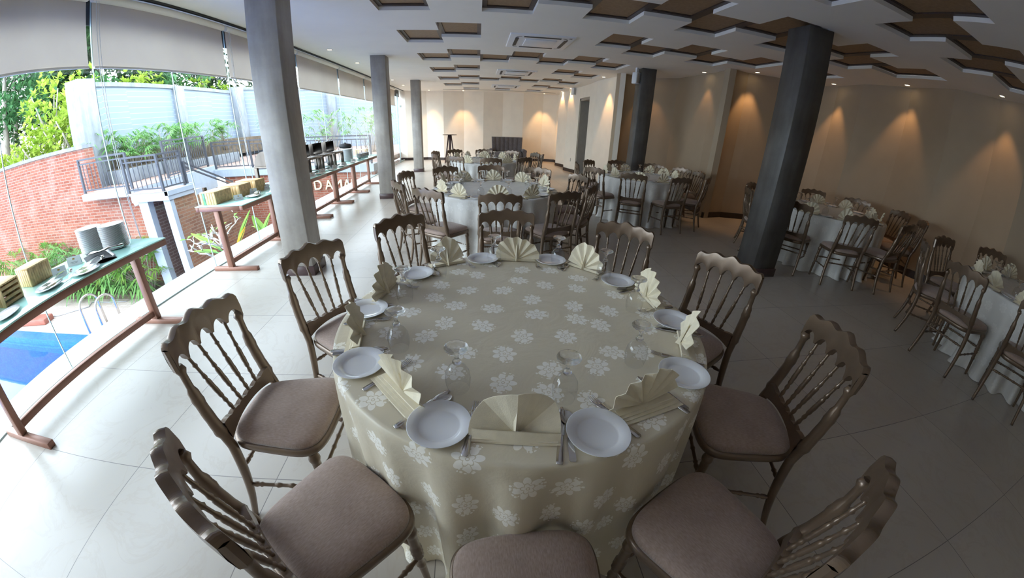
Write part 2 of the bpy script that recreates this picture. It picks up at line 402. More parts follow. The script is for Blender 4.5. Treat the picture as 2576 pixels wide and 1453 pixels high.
M['brick'] = mk_brick('red_brick', (.22, .055, .028), (.31, .098, .056), (.29, .19, .145), stain=.33)
M['brick_brown'] = mk_brick('brown_brick', (.17, .07, .04), (.28, .13, .07), (.25, .17, .12), stain=.2)
M['brick_dark'] = mk_brick('dark_brick', (.09, .05, .045), (.12, .07, .06), (.18, .14, .13), stain=.05)
def mk_panel():
    m, nt, b = newmat('grey_blue_lapped_cladding'); c = coords(nt, 'UV')
    sx = N(nt, 'ShaderNodeSeparateXYZ'); L(nt, c, sx.inputs[0])
    col = math_(nt, 'FLOOR', math_(nt, 'DIVIDE', sx.outputs[0], 1.15))
    st = N(nt, 'ShaderNodeTexWhiteNoise', noise_dimensions='1D'); L(nt, col, st.inputs['W'])
    v = math_(nt, 'FRACT', math_(nt, 'ADD', math_(nt, 'DIVIDE', sx.outputs[1], .17), math_(nt, 'MULTIPLY', st.outputs['Value'], .5)))
    li = math_(nt, 'LESS_THAN', v, .13)
    mx = N(nt, 'ShaderNodeMixRGB'); mx.inputs[1].default_value = (.22, .27, .34, 1); mx.inputs[2].default_value = (.38, .43, .48, 1); L(nt, math_(nt, 'MULTIPLY', li, .6), mx.inputs[0])
    L(nt, mx.outputs[0], b.inputs['Base Color']); b.inputs['Roughness'].default_value = .6
    bp = N(nt, 'ShaderNodeBump'); bp.inputs['Strength'].default_value = .6; bp.inputs['Distance'].default_value = .02; L(nt, v, bp.inputs['Height']); L(nt, bp.outputs[0], b.inputs['Normal'])
    return m
M['panel'] = mk_panel()
M['paver'] = mk_brick('beige_deck_pavers', (.36, .29, .25), (.42, .35, .31), (.30, .24, .21), stain=.1)
M['terrace_tile'] = plain('pink_terrace_tile', (.36, .24, .20), .7, var=.1)
M['iron'] = plain('charcoal_railing_paint', (.055, .060, .075), .5, var=.1)
def mk_mosaic(name, a, b_):
    m, nt, b = newmat(name); c = coords(nt, 'UV')
    br = N(nt, 'ShaderNodeTexBrick', offset=0.0); br.inputs['Scale'].default_value = 1; br.inputs['Brick Width'].default_value = .05; br.inputs['Row Height'].default_value = .05; br.inputs['Mortar Size'].default_value = .002
    br.inputs['Color1'].default_value = (*a, 1); br.inputs['Color2'].default_value = (*b_, 1); br.inputs['Mortar'].default_value = (*[x*.7 for x in a], 1); L(nt, c, br.inputs['Vector'])
    L(nt, br.outputs['Color'], b.inputs['Base Color']); b.inputs['Roughness'].default_value = .3; return m
M['mosaic'] = mk_mosaic('blue_pool_mosaic', (.008, .10, .46), (.015, .15, .58))
m_, nt_, b_ = newmat('pool_water'); out_ = nt_.nodes['Material Output']; nt_.nodes.remove(b_)
t_ = N(nt_, 'ShaderNodeBsdfTransparent'); t_.inputs[0].default_value = (.72, .90, 1, 1); g_ = N(nt_, 'ShaderNodeBsdfGlossy'); g_.inputs['Roughness'].default_value = .03
f_ = schlick(nt_, .03); x_ = N(nt_, 'ShaderNodeMixShader')
n_ = N(nt_, 'ShaderNodeTexNoise'); n_.inputs['Scale'].default_value = 6; L(nt_, coords(nt_, 'Object'), n_.inputs['Vector']); p_ = N(nt_, 'ShaderNodeBump'); p_.inputs['Strength'].default_value = .15; L(nt_, n_.outputs['Fac'], p_.inputs['Height'])
L(nt_, p_.outputs[0], g_.inputs['Normal'])
L(nt_, f_, x_.inputs[0]); L(nt_, t_.outputs[0], x_.inputs[1]); L(nt_, g_.outputs[0], x_.inputs[2]); L(nt_, x_.outputs[0], out_.inputs[0])
M['water'] = m_
M['buffet_steel'] = plain('copper_brown_painted_steel', (.30, .145, .10), .42, .15, var=.08)
def mk_frost():
    m, nt, b = newmat('mint_frosted_glass'); c = coords(nt, 'Object'); n = N(nt, 'ShaderNodeTexNoise'); n.inputs['Scale'].default_value = 3; L(nt, c, n.inputs['Vector'])
    r = ramp(nt, [(.3, (.47, .82, .73)), (.7, (.52, .87, .79))]); L(nt, n.outputs['Fac'], r.inputs[0]); L(nt, r.outputs[0], b.inputs['Base Color']); b.inputs['Roughness'].default_value = .16; b.inputs['Coat Weight'].default_value = .5
    return m
M['frost'] = mk_frost()
M['pine'] = plain('pine_slats', (.78, .55, .28), .6, var=.18, scale=5, stretch=(8, 8, 1))
M['pine_dark'] = plain('shaded_pine_board', (.58, .38, .19), .65, var=.25, scale=5, stretch=(1, 6, 6))
M['black'] = plain('black_cloth', (.012, .012, .014), .7)
M['card'] = plain('white_card', (.70, .72, .74), .6, var=.02)
M['gold'] = plain('gold_print', (.55, .36, .10), .4, .5)
M['grey_print'] = plain('grey_print', (.30, .30, .32), .7)
M['green_paint'] = plain('green_paint', (.16, .42, .25), .6, var=.3, scale=30)
M['white_stitch'] = plain('white_piping', (.8, .8, .8), .7)
M['letter'] = plain('cream_sign_letters', (.74, .60, .38), .45, var=.03)
M['soil'] = plain('dark_soil', (.10, .075, .05), .95, var=.4, scale=6)
M['terracotta'] = plain('reddish_wood', (.30, .10, .07), .6, var=.15)
M['door_frame'] = plain('grey_door_frame', (.34, .31, .27), .5, var=.05)
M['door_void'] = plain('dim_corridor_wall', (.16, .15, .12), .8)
def emit(name, col, st):
    m, nt, b = newmat(name); b.inputs['Emission Color'].default_value = (*col, 1); b.inputs['Emission Strength'].default_value = st; b.inputs['Base Color'].default_value = (.8, .8, .8, 1)
    n = N(nt, 'ShaderNodeTexNoise'); n.inputs['Scale'].default_value = 30; r = ramp(nt, [(.3, (.75,.75,.75)), (.7, (.8,.8,.8))]); L(nt, n.outputs['Fac'], r.inputs[0]); L(nt, r.outputs[0], b.inputs['Base Color'])
    return m
M['lamp'] = emit('downlight_lens', (1, .78, .45), 9)
# ------------------------------------------------------------------ room shell
ZC = 2.77; XG = -3.135; YB = -1.5
b = MB(); b.box(-3.12, 7.2, YB, 16.6, -.12, 0); struct('floor', b, M['floor'])
# coffers in the ceiling: (i, far edge y)
COF = []
for k in range(-2, 6):
    fa = 4.71 + 1.8*k
    for i in range(0, 12):
        full = k % 2 == 0
        if not full and i in (2, 3, 4): continue
        A = i % 2 == 0
        y1 = fa if A else fa - .42
        if i >= 7 and (k > 1 or (k == 1 and i in (10,))): continue
        x0 = -1.14 + .585*i
        COF.append((i, k, x0, x0 + .585, y1 - .84, y1))
for i in (1, 3, 5):
    x0 = -1.14 + .585*i; COF.append((i, 6, x0, x0 + .585, 14.25, 15.05))
COF = [c for c in COF if c[4] > .6]
xs = sorted({round(v, 3) for c in COF for v in (c[2], c[3])} | {-3.4, 7.2}); ys = sorted({round(v, 3) for c in COF for v in (c[4], c[5])} | {YB - .3, 16.6})
def is_hole(x, y): return any(c[2] < x < c[3] and c[4] < y < c[5] for c in COF)
hol = [[is_hole((xs[i]+xs[i+1])/2, (ys[j]+ys[j+1])/2) for j in range(len(ys)-1)] for i in range(len(xs)-1)]
b = MB(); T = .042
for i in range(len(xs)-1):
    for j in range(len(ys)-1):
        if hol[i][j]: continue
        x0, x1, y0, y1 = xs[i], xs[i+1], ys[j], ys[j+1]
        b.add([(x0,y0,ZC),(x1,y0,ZC),(x1,y1,ZC),(x0,y1,ZC)], [(3,2,1,0)])
        def h(a, c): return 0 <= a < len(xs)-1 and 0 <= c < len(ys)-1 and hol[a][c]
        if h(i+1, j): b.add([(x1,y0,ZC),(x1,y1,ZC),(x1,y1,ZC+T),(x1,y0,ZC+T)], [(0,1,2,3)])
        if h(i-1, j): b.add([(x0,y0,ZC),(x0,y1,ZC),(x0,y1,ZC+T),(x0,y0,ZC+T)], [(3,2,1,0)])
        if h(i, j+1): b.add([(x0,y1,ZC),(x1,y1,ZC),(x1,y1,ZC+T),(x0,y1,ZC+T)], [(3,2,1,0)])
        if h(i, j-1): b.add([(x0,y0,ZC),(x1,y0,ZC),(x1,y0,ZC+T),(x0,y0,ZC+T)], [(0,1,2,3)])
b.box(-3.4, 7.2, YB - .3, 16.6, ZC + .24, ZC + .5)
b.box(-3.4, -3.2, YB - .3, 16.6, ZC, ZC + .25)
struct('ceiling', b, M['ceil'], fixn=False)
ORD = ['first', 'second', 'third', 'fourth', 'fifth', 'sixth', 'seventh', 'eighth', 'ninth', 'tenth', 'eleventh', 'twelfth', 'thirteenth', 'fourteenth', 'fifteenth', 'sixteenth', 'seventeenth', 'eighteenth', 'nineteenth', 'twentieth', 'twenty-first', 'twenty-second', 'twenty-third', 'twenty-fourth', 'twenty-fifth', 'twenty-sixth']
cof_meshes = {}
for (i, k, x0, x1, y0, y1) in COF:
    w, d = x1 - x0, y1 - y0; key = round(d, 3)
    if key not in cof_meshes:
        p = MB(); p.box(.052, w-.052, .052, d-.052, .056, .07)
        f = MB(); z0, z1 = T + .0005, .10
        f.box(0, w, 0, .055, z0, z1); f.box(0, w, d-.055, d, z0, z1); f.box(0, .055, .055, d-.055, z0, z1); f.box(w-.055, w, .055, d-.055, z0, z1)
        f.box(.055, w-.055, .055, .068, .048, .056); f.box(.055, w-.055, d-.068, d-.055, .048, .056)
        cof_meshes[key] = (p.mesh('rattan_panel', M['rattan']), f.mesh('panel_frame', M['dark_wood']))
    rows = sorted({c[1] for c in COF})
    seq = sorted(c[0] for c in COF if c[1] == k)
    t = thing('ceiling_panel', 'woven rattan ceiling panel in dark frame, %s from the windows in the %s staggered row' % (ORD[seq.index(i)], ORD[rows.index(k)]), 'ceiling panel', (x0, y0, ZC), 0, 'rattan ceiling panels')
    for nm, me in zip(('woven_panel', 'frame'), cof_meshes[key]):
        o = bpy.data.objects.new(nm, me); C.objects.link(o); o.parent = t
b = MB(); b.box(-1.35, 3.0, 15.08, 15.13, ZC - .006, ZC - .0005); o = b.build('slot_diffuser', M['dark_slot']); tag(o, 'long dark linear slot diffuser across ceiling near the far wall', 'air vent')
# walls
def fold_wall(name, pts, z1=ZC, th=.12, side=1, m='wall'):
    b = MB()
    for (xa, ya), (xb, yb) in zip(pts, pts[1:]):
        d = Vector((xb-xa, yb-ya)); n = Vector((-d.y, d.x)).normalized() * th * side
        b.add([(xa,ya,0),(xb,yb,0),(xb,yb,z1),(xa,ya,z1),(xa+n.x,ya+n.y,0),(xb+n.x,yb+n.y,0),(xb+n.x,yb+n.y,z1),(xa+n.x,ya+n.y,z1)],
              [(0,1,2,3),(7,6,5,4),(0,4,5,1),(3,2,6,7),(1,5,6,2),(0,3,7,4)])
    return struct(name, b, M[m])
def skirting(name, pts, side=-1, h=.11):
    b = MB()
    for (xa, ya), (xb, yb) in zip(pts, pts[1:]):
        d = Vector((xb-xa, yb-ya)); n = Vector((-d.y, d.x)).normalized() * .015 * side
        b.add([(xa,ya,0),(xb,yb,0),(xb,yb,h),(xa,ya,h),(xa+n.x,ya+n.y,0),(xb+n.x,yb+n.y,0),(xb+n.x,yb+n.y,h),(xa+n.x,ya+n.y,h)],
              [(0,1,2,3),(7,6,5,4),(0,4,5,1),(3,2,6,7),(1,5,6,2),(0,3,7,4)])
    return struct(name, b, M['skirt'])
far = [(-3.3, 15.9), (-2.95, 15.82), (-2.12, 16.06), (-1.415, 15.84), (-.593, 16.06), (.214, 15.86), (1.024, 16.06), (1.848, 15.86), (2.706, 16.1), (3.27, 15.9)]
fold_wall('wall_far', far); skirting('baseboard_far', far)
right1 = [(3.27, 15.9), (3.26, 15.2), (3.05, 14.55), (3.25, 13.95), (3.05, 13.05), (3.26, 12.3)]
fold_wall('wall_right_end', right1); skirting('baseboard_right_end', right1)
right2 = [(3.25, 11.15), (3.21, 10.36), (3.33, 9.1), (3.19, 8.62), (3.66, 8.82), (4.14, 8.84), (4.5, 8.38), (4.57, 7.05), (4.45, 6.43), (4.95, 6.56), (5.13, 6.52), (5.42, 6.48), (6.58, 6.35), (6.6, 6.0), (6.42, 5.3), (6.45, 5.11), (6.58, 4.47), (6.37, 3.58), (6.55, 2.91), (6.39, 2.3), (6.58, 1.6), (6.38, .8), (6.58, 0), (6.4, YB)]
fold_wall('wall_right', right2[3:], m='wall_shaded'); fold_wall('wall_right_middle', right2[:4]); skirting('baseboard_right', right2)
b = MB(); b.box(-3.3, 6.8, YB-.12, YB, 0, ZC); struct('wall_back_unseen', b, M['wall'])  # unseen; pulled in close behind the camera to cut bounced light
b = MB(); b.box(-3.22, -3.1, YB, -.165, 0, ZC); struct('wall_left_blocker', b, M['wall'])  # unseen solid wall, added to close the glazing and hold daylight back
# wall above the glass door in the right-hand wall + the door
b = MB(); b.box(3.26, 3.40, 11.15, 12.3, 2.42, ZC); struct('wall_over_door', b, M['wall'])
b = MB()
b.box(3.28, 3.75, 12.22, 12.3, 0, 2.42); b.box(3.28, 3.75, 11.15, 11.23, 0, 2.42); b.box(3.28, 3.75, 11.15, 12.3, 2.34, 2.42)
dr = struct('door_1', b, M['door_frame'])
b = MB(); b.add([(3.56, 11.25, .01), (3.56, 12.2, .01), (3.56, 12.2, 2.33), (3.56, 11.25, 2.33)], [(0,1,2,3)]); b.build('door_glass', M['pane'], dr, fixn=False)
b = MB(); b.tube([(3.5, 11.45, .85), (3.5, 11.45, 1.28)], .016, 8); b.tube([(3.5, 11.45, .92), (3.565, 11.45, .92)], .01, 6); b.tube([(3.5, 11.45, 1.2), (3.565, 11.45, 1.2)], .01, 6); b.build('door_handle', M['steel'], dr)
b = MB(); b.box(4.6, 4.7, 10.2, 13.2, 0, 2.5); b.box(3.6, 4.7, 10.1, 10.2, 0, 2.5); b.box(3.6, 4.7, 13.2, 13.3, 0, 2.5); b.box(3.4, 4.7, 10.1, 13.3, -.1, 0); b.box(3.75, 4.7, 10.1, 13.3, 2.5, 2.6); struct('wall_corridor', b, M['door_void'])
# columns
def column(x0, x1, y0, y1, label, top=ZC, m='concrete'):
    t = thing('concrete_column', label, 'column', ((x0+x1)/2, (y0+y1)/2, 0)); w = (x1-x0)/2; d = (y1-y0)/2
    b = MB(); b.box(-w, w, -d, d, .1, top); b.build('shaft', M[m], t, bevel=.006, seg=1)
    b = MB(); b.box(-w-.012, w+.012, -d-.012, d+.012, 0, .105); b.build('plinth', M['plinth'], t, bevel=.003, seg=1)
    return t
column(-2.075, -1.775, 3.56, 3.86, 'large grey concrete column by the windows, nearest the camera')
column(-2.06, -1.77, 7.64, 7.94, 'grey concrete column in the middle of the window row')
column(-2.05, -1.77, 11.95, 12.25, 'grey concrete column farthest along the window row')
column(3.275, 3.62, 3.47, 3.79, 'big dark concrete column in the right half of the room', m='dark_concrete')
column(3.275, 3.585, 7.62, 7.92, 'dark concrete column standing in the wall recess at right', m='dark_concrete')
# window wall: panes, kerb, blinds
for n, y in enumerate([YB + 1.036*i for i in range(0, 19)]):
    y1 = y + 1.0
    yy0 = 1.839 - 1.0*6 + n; yy1 = yy0 + 1.0
    if yy0 < -.2 or yy0 > 15.9: continue
    b = MB(); b.add([(XG, yy0+.006, 0), (XG, yy1-.006, 0), (XG, yy1-.006, ZC+.02), (XG, yy0+.006, ZC+.02)], [(0,1,2,3)])
    w = struct('window_%d' % (n + 1), b, M['pane'], fixn=False)
    b = MB(); b.box(XG - .006, XG + .006, yy0 - .003, yy0 + .003, 0, ZC); b.build('glass_joint', M['seal'], w)
b = MB(); b.box(-3.46, -3.12, YB - .3, 16.2, -.35, -.0); struct('trim_1', b, M['kerb'])
b = MB(); b.box(-3.46, -3.14, YB - .3, 16.2, -2.4, -.351); struct('wall_plinth', b, M['kerb'])
b = MB(); b.box(-3.165, -3.115, YB, 16.2, 0, .012); struct('trim_2', b, M['seal'])
b = MB(); b.box(-3.02, -2.985, YB, 15.8, ZC - .022, ZC - .002); b.box(-3.2, -3.185, YB, 15.8, ZC - .25, ZC); struct('trim_3', b, M['dark_slot'])
blind_y = [-3.1, -1.16, .8, 2.735, 4.695, 6.62, 8.6, 10.53, 12.45, 14.35]
for n, (ya, yb) in enumerate(zip(blind_y, blind_y[1:])):
    if yb < .0: continue
    ya += .028; yb -= .028
    nm = ['nearest, cut off by the left edge of the photo', 'second along the windows, above the plate stacks', 'third along the windows, left of the large column', 'fourth along the windows, behind the large column', 'fifth along the windows, right of the large column', 'sixth along the windows', 'seventh along the windows, left of the middle column', 'eighth along the windows, farthest'][n - 1] if n >= 1 else 'x'
    t = thing('roller_blind', 'taupe fabric roller blind, ' + nm, 'window blind', (-3.03, ya, 0), 0, 'roller blinds along the windows')
    Ln = yb - ya
    b = MB(); b.grid(lambda u, v: (-.012 + .006*math.sin(9*u + 2*v), u*Ln, 2.135 + v*.56), 24, 8); b.build('fabric', M['blind'], t, fixn=False)
    b = MB(); b.tube([(-.0, 0, 2.70), (0, Ln, 2.70)], .036, 14); b.build('roller_tube', M['ceil'], t)
    b = MB(); b.box(-.02, .004, 0, Ln, 2.122, 2.142); b.build('bottom_bar', M['ceil'], t, bevel=.004, seg=1)
    if n in (2, 3, 4):
        b = MB(); b.tube([(.02, .03, 2.68), (.02, .05, 1.3), (.02, .07, .62)], .003, 5); b.tube([(.02, .06, 2.68), (.02, .07, 1.3), (.02, .075, .62)], .003, 5); b.build('pull_cord', M['white_plastic'], t)
        b = MB(); b.lathe([(.002, .05), (.012, .03), (.014, -.06), (.002, -.07)], 8, (.02, .073, .60)); b.build('cord_weight', M['white_plastic'], t)
# glass door leaf at the far end of the window wall
b = MB(); b.add([(-3.1, 15.0, .02), (-3.1, 15.85, .02), (-3.1, 15.85, 2.2), (-3.1, 15.0, 2.2)], [(0,1,2,3)]); d2 = struct('door_2', b, M['pane'], fixn=False); 
b = MB(); b.box(-3.115, -3.075, 14.98, 15.02, 0, 2.6); b.box(-3.115, -3.075, 15.0, 15.85, 0, .05); b.box(-3.12, -3.07, 15.45, 15.62, 2.12, 2.2); b.build('door_rail', M['seal'], d2)
# ceiling fittings
def downlight(x, y, label, watt=0, aim=None, size=62, blend=.55):
    t = thing('downlight', label, 'ceiling light', (x, y, ZC), 0, 'recessed downlights')
    b = MB(); b.lathe([(.052, -.001), (.052, -.006), (.040, -.006), (.037, .0)], 20); b.build('trim_ring', M['ceil'], t)
    b = MB(); b.lathe([(.0, -.0035), (.037, -.0035)], 20); b.build('lens', M['lamp'], t, fixn=False)
    if watt:
        ld = bpy.data.lights.new('downlight_lamp', 'SPOT'); lo = bpy.data.objects.new('downlight_lamp', ld); C.objects.link(lo)
        ld.energy = watt; ld.color = (1, .56, .24); ld.spot_size = math.radians(size); ld.spot_blend = blend; ld.shadow_soft_size = .03
        lo.location = (0, 0, -.03); lo.parent = t
        if aim: lo.rotation_euler = aim
W = 9
for y, s in ((5.33, 'just right of the large column'), (6.96, 'second of the window row'), (8.52, 'third of the window row'), (11.9, 'beyond the middle column'), (13.58, 'last of the window row')):
    downlight(-2.57, y, 'small glowing downlight near the blinds, ' + s, 12, None, 75)
downlight(-1.95, 15.6, 'small glowing downlight at the far wall, leftmost', 55); downlight(-.6, 15.65, 'small glowing downlight at the far wall above the cocktail table', 75); downlight(2.66, 15.7, 'small glowing downlight at the far wall, right of the sofa', 70)
downlight(3.09, 14.3, 'small glowing downlight by the right end wall, farthest', 40); downlight(3.07, 12.85, 'small glowing downlight by the wall left of the glass door', 45); downlight(3.08, 9.5, 'glowing downlight over the wall right of the glass door', 50)
downlight(4.4, 7.2, 'glowing downlight in the recess right of the far dark column', 8); downlight(3.95, 8.62, 'glowing downlight hidden in the recess behind the column', 12); downlight(4.98, 6.36, 'glowing downlight making the brightest fan of light on the wall', 22)
downlight(6.36, 5.9, 'glowing downlight right of the big dark column', 20); downlight(6.38, 4.43, 'glowing downlight over the right wall, second from the right edge', 16); downlight(6.28, 2.77, 'glowing downlight over the right wall, nearest the right edge', 14)
def cassette(y, label):
    t = thing('ceiling_air_conditioner', label, 'air conditioner', (.915, y, ZC), 0, 'ceiling air conditioners')
    b = MB(); s = .475
    b.box(-s, s, -s, s, -.02, .02); b.build('panel', M['white_plastic'], t, bevel=.012, seg=3)
    b = MB(); g = .235; b.box(-g, g, -g, g, -.036, -.018); b.build('intake_grille', M['white_plastic'], t, bevel=.015, seg=2)
    for k in range(4):
        b = MB(); R = Matrix.Rotation(k*PI/2, 4, 'Z')
        b.box(-.27, .27, .335, .385, -.026, -.019); b.xform(R); b.build('air_slot', M['dark_slot'], t)
        b = MB(); b.grid(lambda u, v: (.30 + .075*math.sin(u*PI/2) + .0*v, .30 + .075*math.cos(u*PI/2) - .0, -.0225 - .001*v) if False else ((.30 + (.06+.022*v)*math.sin(u*PI/2)), (.30 + (.06+.022*v)*math.cos(u*PI/2)), -.0225), 6, 1); b.xform(R); b.build('corner_slot', M['dark_slot'], t, fixn=False)
        b = MB(); b.add([(-.25,.275,-.0215),(.25,.275,-.0215),(.28,.325,-.0235),(-.28,.325,-.0235)], [(0,1,2,3)]); b.xform(R); b.build('louvre', M['white_plastic'], t, fixn=False)
    b = MB(); b.box(.38, .42, -.43, -.39, -.024, -.018); b.build('sensor', M['grey_print'], t)
cassette(6.13, 'white ceiling cassette air conditioner, nearest one'); cassette(9.8, 'white ceiling cassette air conditioner, middle one'); cassette(13.4, 'white ceiling cassette air conditioner, farthest one')
def speaker(loc, rz, label):
    t = thing('wall_speaker', label, 'loudspeaker', loc, rz)
    b = MB(); b.box(-.075, .075, -.06, .06, -.22, 0); b.build('cabinet', M['white_plastic'], t, bevel=.015)
    b = MB(); b.box(-.055, .055, -.066, -.058, -.205, -.015); b.build('grille', M['grey_metal'], t)
    b = MB(); b.box(-.03, .03, -.02, .02, 0, .09); b.build('bracket', M['white_plastic'], t)
speaker((3.19, 7.70, 2.68), .5, 'small white loudspeaker on the column beside the wall recess')
speaker((3.12, 12.62, 2.76), .5, 'small white loudspeaker high on the wall left of the glass door')
b = MB(); b.box(-.035, .035, -.006, .006, -.055, .055); o = b.build('wall_switch', M['white_plastic'], None, (3.165, 12.6, .42), rz=-1.84, bevel=.003); tag(o, 'small white socket plate low on the wall left of the glass door', 'socket')
# cocktail table and settee by the far wall
t = thing('cocktail_table', 'tall round brown cocktail table standing by the far wall', 'high table', (-1.09, 14.7, 0))
b = MB(); b.lathe([(0, 1.065), (.27, 1.065), (.275, 1.075), (.27, 1.085), (0, 1.085)], 32); b.build('tabletop', M['dark_wood'], t)
for k in range(4):
    a = PI/4 + k*PI/2; b = MB(); b.tube([(.07*math.cos(a), .07*math.sin(a), 1.066), (.26*math.cos(a), .26*math.sin(a), 0)], .018, 8); b.build('leg', M['plinth'], t)
b = MB(); b.lathe([(.0, .45), (.045, .45), (.05, 1.066), (0, 1.066)], 12); b.build('centre_post', M['plinth'], t)
t = thing('settee', 'mauve grey channel-tufted settee with high back by the far wall', 'sofa', (1.15, 14.75, 0))
b = MB(); n = 7; w = 1.16
def backf(u, v):
    x = (u - .5)*w*(1 + .06*v); ch = abs(math.sin(u*PI*n)); 
    return (x, .26 + .10*v - .035*math.sqrt(ch) + .10*abs(2*u-1)**2*-1, .30 + .70*v)
b.grid(backf, 56, 8); b.grid(lambda u, v: (((u-.5)*w*(1+.06*v)), .36 + .10*v - .1*abs(2*u-1)**2, .30 + .70*v), 20, 4); 
b.grid(lambda u, v: Vector(backf(u, 1)).lerp(Vector(((u-.5)*w*1.06, .46 - .1*abs(2*u-1)**2, 1.0)), v) + Vector((0, 0, .02*math.sin(v*PI))), 56, 3)
for u in (0, 1): b.grid(lambda a, v: Vector(backf(u, v)).lerp(Vector(((u-.5)*w*(1+.06*v), .36 + .10*v - .1, .30 + .70*v)), a), 2, 8)
b.build('backrest', M['sofa'], t)
b = MB(); b.box(-.55, .55, -.36, .26, .30, .46); b.build('seat_cushion', M['sofa'], t, bevel=.05, seg=3)
b = MB(); b.box(-.60, .60, -.34, .32, .14, .30); b.build('base_frame', M['sofa'], t, bevel=.02)
for s in (-1, 1):
    b = MB(); b.tube([(s*.64, .2, .50), (s*.66, -.36, .50)], .075, 14); b.box(s*.66-.065, s*.66+.065, -.34, .26, .15, .5); b.build('armrest', M['sofa'], t)
    for y in (-.3, .26):
        b = MB(); b.tube([(s*.56, y, .15), (s*.58, y, 0)], [.028, .016], 8); b.build('leg', M['dark_wood'], t)
# ------------------------------------------------------------------ chairs (seat faces +Y, origin on the floor under the seat)
def turned(n, core, marks):
    """radii along n samples (0 top .. 1 bottom) with beads at marks (pos, half width, extra)"""
    r = []
    for i in range(n):
        t = i/(n-1); v = core(t)
        for p, w, e in marks:
            d = abs(t-p)/w
            if d < 1: v += 1.35*e*math.sqrt(1-d*d)
        r.append(v)
    return r
def lerp(a, b, t): return a + (b-a)*t
RX = .200
def bow(x): return -.030*(1 - (x/RX)**2)
def rail_top(x):
    u = abs(x)/RX
    z = .892 + .022*(1-u)
    z += .0085*math.cos(u*PI*4.0*.98)*(1 - .25*u)
    if u > .9: z -= .022*((u-.9)/.1)**2
    return z
def rail_bot(x):
    u = (x + RX)/(2*RX); k = 5; f = (u*k) % 1; 
    if u >= 1: f = 0
    a = math.sin(PI*min(1, max(0, (f-.10)/.80))) if .10 < f < .90 else 0
    z = .795 + .012*(1 - abs(x)/RX) + .036*a**.55
    if f < .10 or f > .90: z -= .004
    return z
def mk_chair():
    ms = {}
    b = MB(); nx = 80
    xs_ = [-RX + 2*RX*i/nx for i in range(nx+1)]
    th = .014
    def Y(x, z): return -.250 + bow(x) - .10*(z-.85)
    for s in (-1, 1):
        for i in range(nx):
            a, c = xs_[i], xs_[i+1]
            za, zc, zb, zd = rail_bot(a), rail_bot(c), rail_top(a), rail_top(c)
            m1, m2 = (za+zb)/2, (zc+zd)/2
            b.add([(a, Y(a,za)+s*th, za), (c, Y(c,zc)+s*th, zc), (c, Y(c,m2)+s*(th+.003), m2), (a, Y(a,m1)+s*(th+.003), m1), (c, Y(c,zd)+s*th, zd), (a, Y(a,zb)+s*th, zb)], [(0,1,2,3),(3,2,4,5)], smooth=True)
    for i in range(nx):
        a, c = xs_[i], xs_[i+1]
        for fn, dz in ((rail_top, .004), (rail_bot, -.003)):
            za, zc = fn(a), fn(c)
            b.add([(a, Y(a,za)-th, za), (c, Y(c,zc)-th, zc), (c, Y(c,zc), zc+dz), (a, Y(a,za), za+dz), (c, Y(c,zc)+th, zc), (a, Y(a,za)+th, za)], [(0,1,2,3),(3,2,4,5)], smooth=True)
    for x in (-RX, RX):
        z0, z1 = rail_bot(x), rail_top(x); e = .004*(1 if x > 0 else -1)
        b.add([(x, Y(x,z0)-th, z0), (x+e, Y(x,z0), z0), (x, Y(x,z0)+th, z0), (x, Y(x,z1)+th, z1), (x+e, Y(x,z1), z1), (x, Y(x,z1)-th, z1)], [(0,1,4,5),(1,2,3,4)])
    ms['top_rail'] = b.mesh('top_rail', M['bronze'])
    # back posts: turned above, sabre curve below
    for s in (-1, 1):
        b = MB(); n = 44; path = []
        for i in range(n):
            t = i/(n-1); z = lerp(.81, 0, t)
            if z > .44: y = lerp(-.245, -.178, (.81-z)/.37) - .012*math.sin((.81-z)/.37*PI)
            else:
                w = (.44-z)/.44; y = -.178 - .055*w**1.7 + .010*math.sin(w*PI)
            x = lerp(.183, .186, t) if z > .44 else lerp(.184, .205, (.44-z)/.44)
            path.append((s*x, y, z))
        def core(t):
            if t < .04: return .0125
            if t < .37: return lerp(.0125, .0155, t/.37)
            if t < .62: return .0185
            return lerp(.0185, .0125, (t-.62)/.38)
        r = turned(n, core, [(.02,.016,.006), (.135,.014,.005), (.185,.034,.0065), (.233,.014,.0045), (.256,.012,.005), (.279,.012,.005), (.302,.012,.0045), (.338,.026,.006), (.373,.014,.005)])
        b.tube(path, r, 10); ms['back_post%d' % s] = b.mesh('back_post', M['bronze'])
    for k in range(4):
        b = MB(); n = 36; u = (k+1)/5; xt = -RX + 2*RX*u; xb = lerp(-.165, .165, u)*.86
        top = Vector((xt*.97, Y(xt, .80), .803)); bot = Vector((xb, -.186 - .006*(1-(xb/.17)**2), .525))
        r = turned(n, lambda t: .0062, [(.17,.022,.0028), (.36,.02,.0028), (.46,.06,.0028), (.53,.018,.003), (.565,.016,.003), (.60,.016,.003), (.635,.016,.003), (.69,.05,.0026), (.79,.022,.0026), (.90,.02,.0025)])
        b.tube([top.lerp(bot, i/(n-1)) for i in range(n)], r, 7); ms['spindle%d' % k] = b.mesh('spindle', M['bronze'])
    # lower rail: arched underneath, little scallops on top
    b = MB(); nx = 60; th2 = .010
    def lt(x):
        u = (x+.17)/.34; return .525 + .006*abs(math.sin(u*PI*6))**.5 + .012*abs(2*u-1)**3
    def lb(x):
        u = (x+.17)/.34; return .492 - .030*abs(2*u-1)**2.2
    Y2 = lambda x, z: -.186 - .01*(1-(x/.17)**2) - .1*(z-.52)
    xs2 = [-.172 + .344*i/nx for i in range(nx+1)]
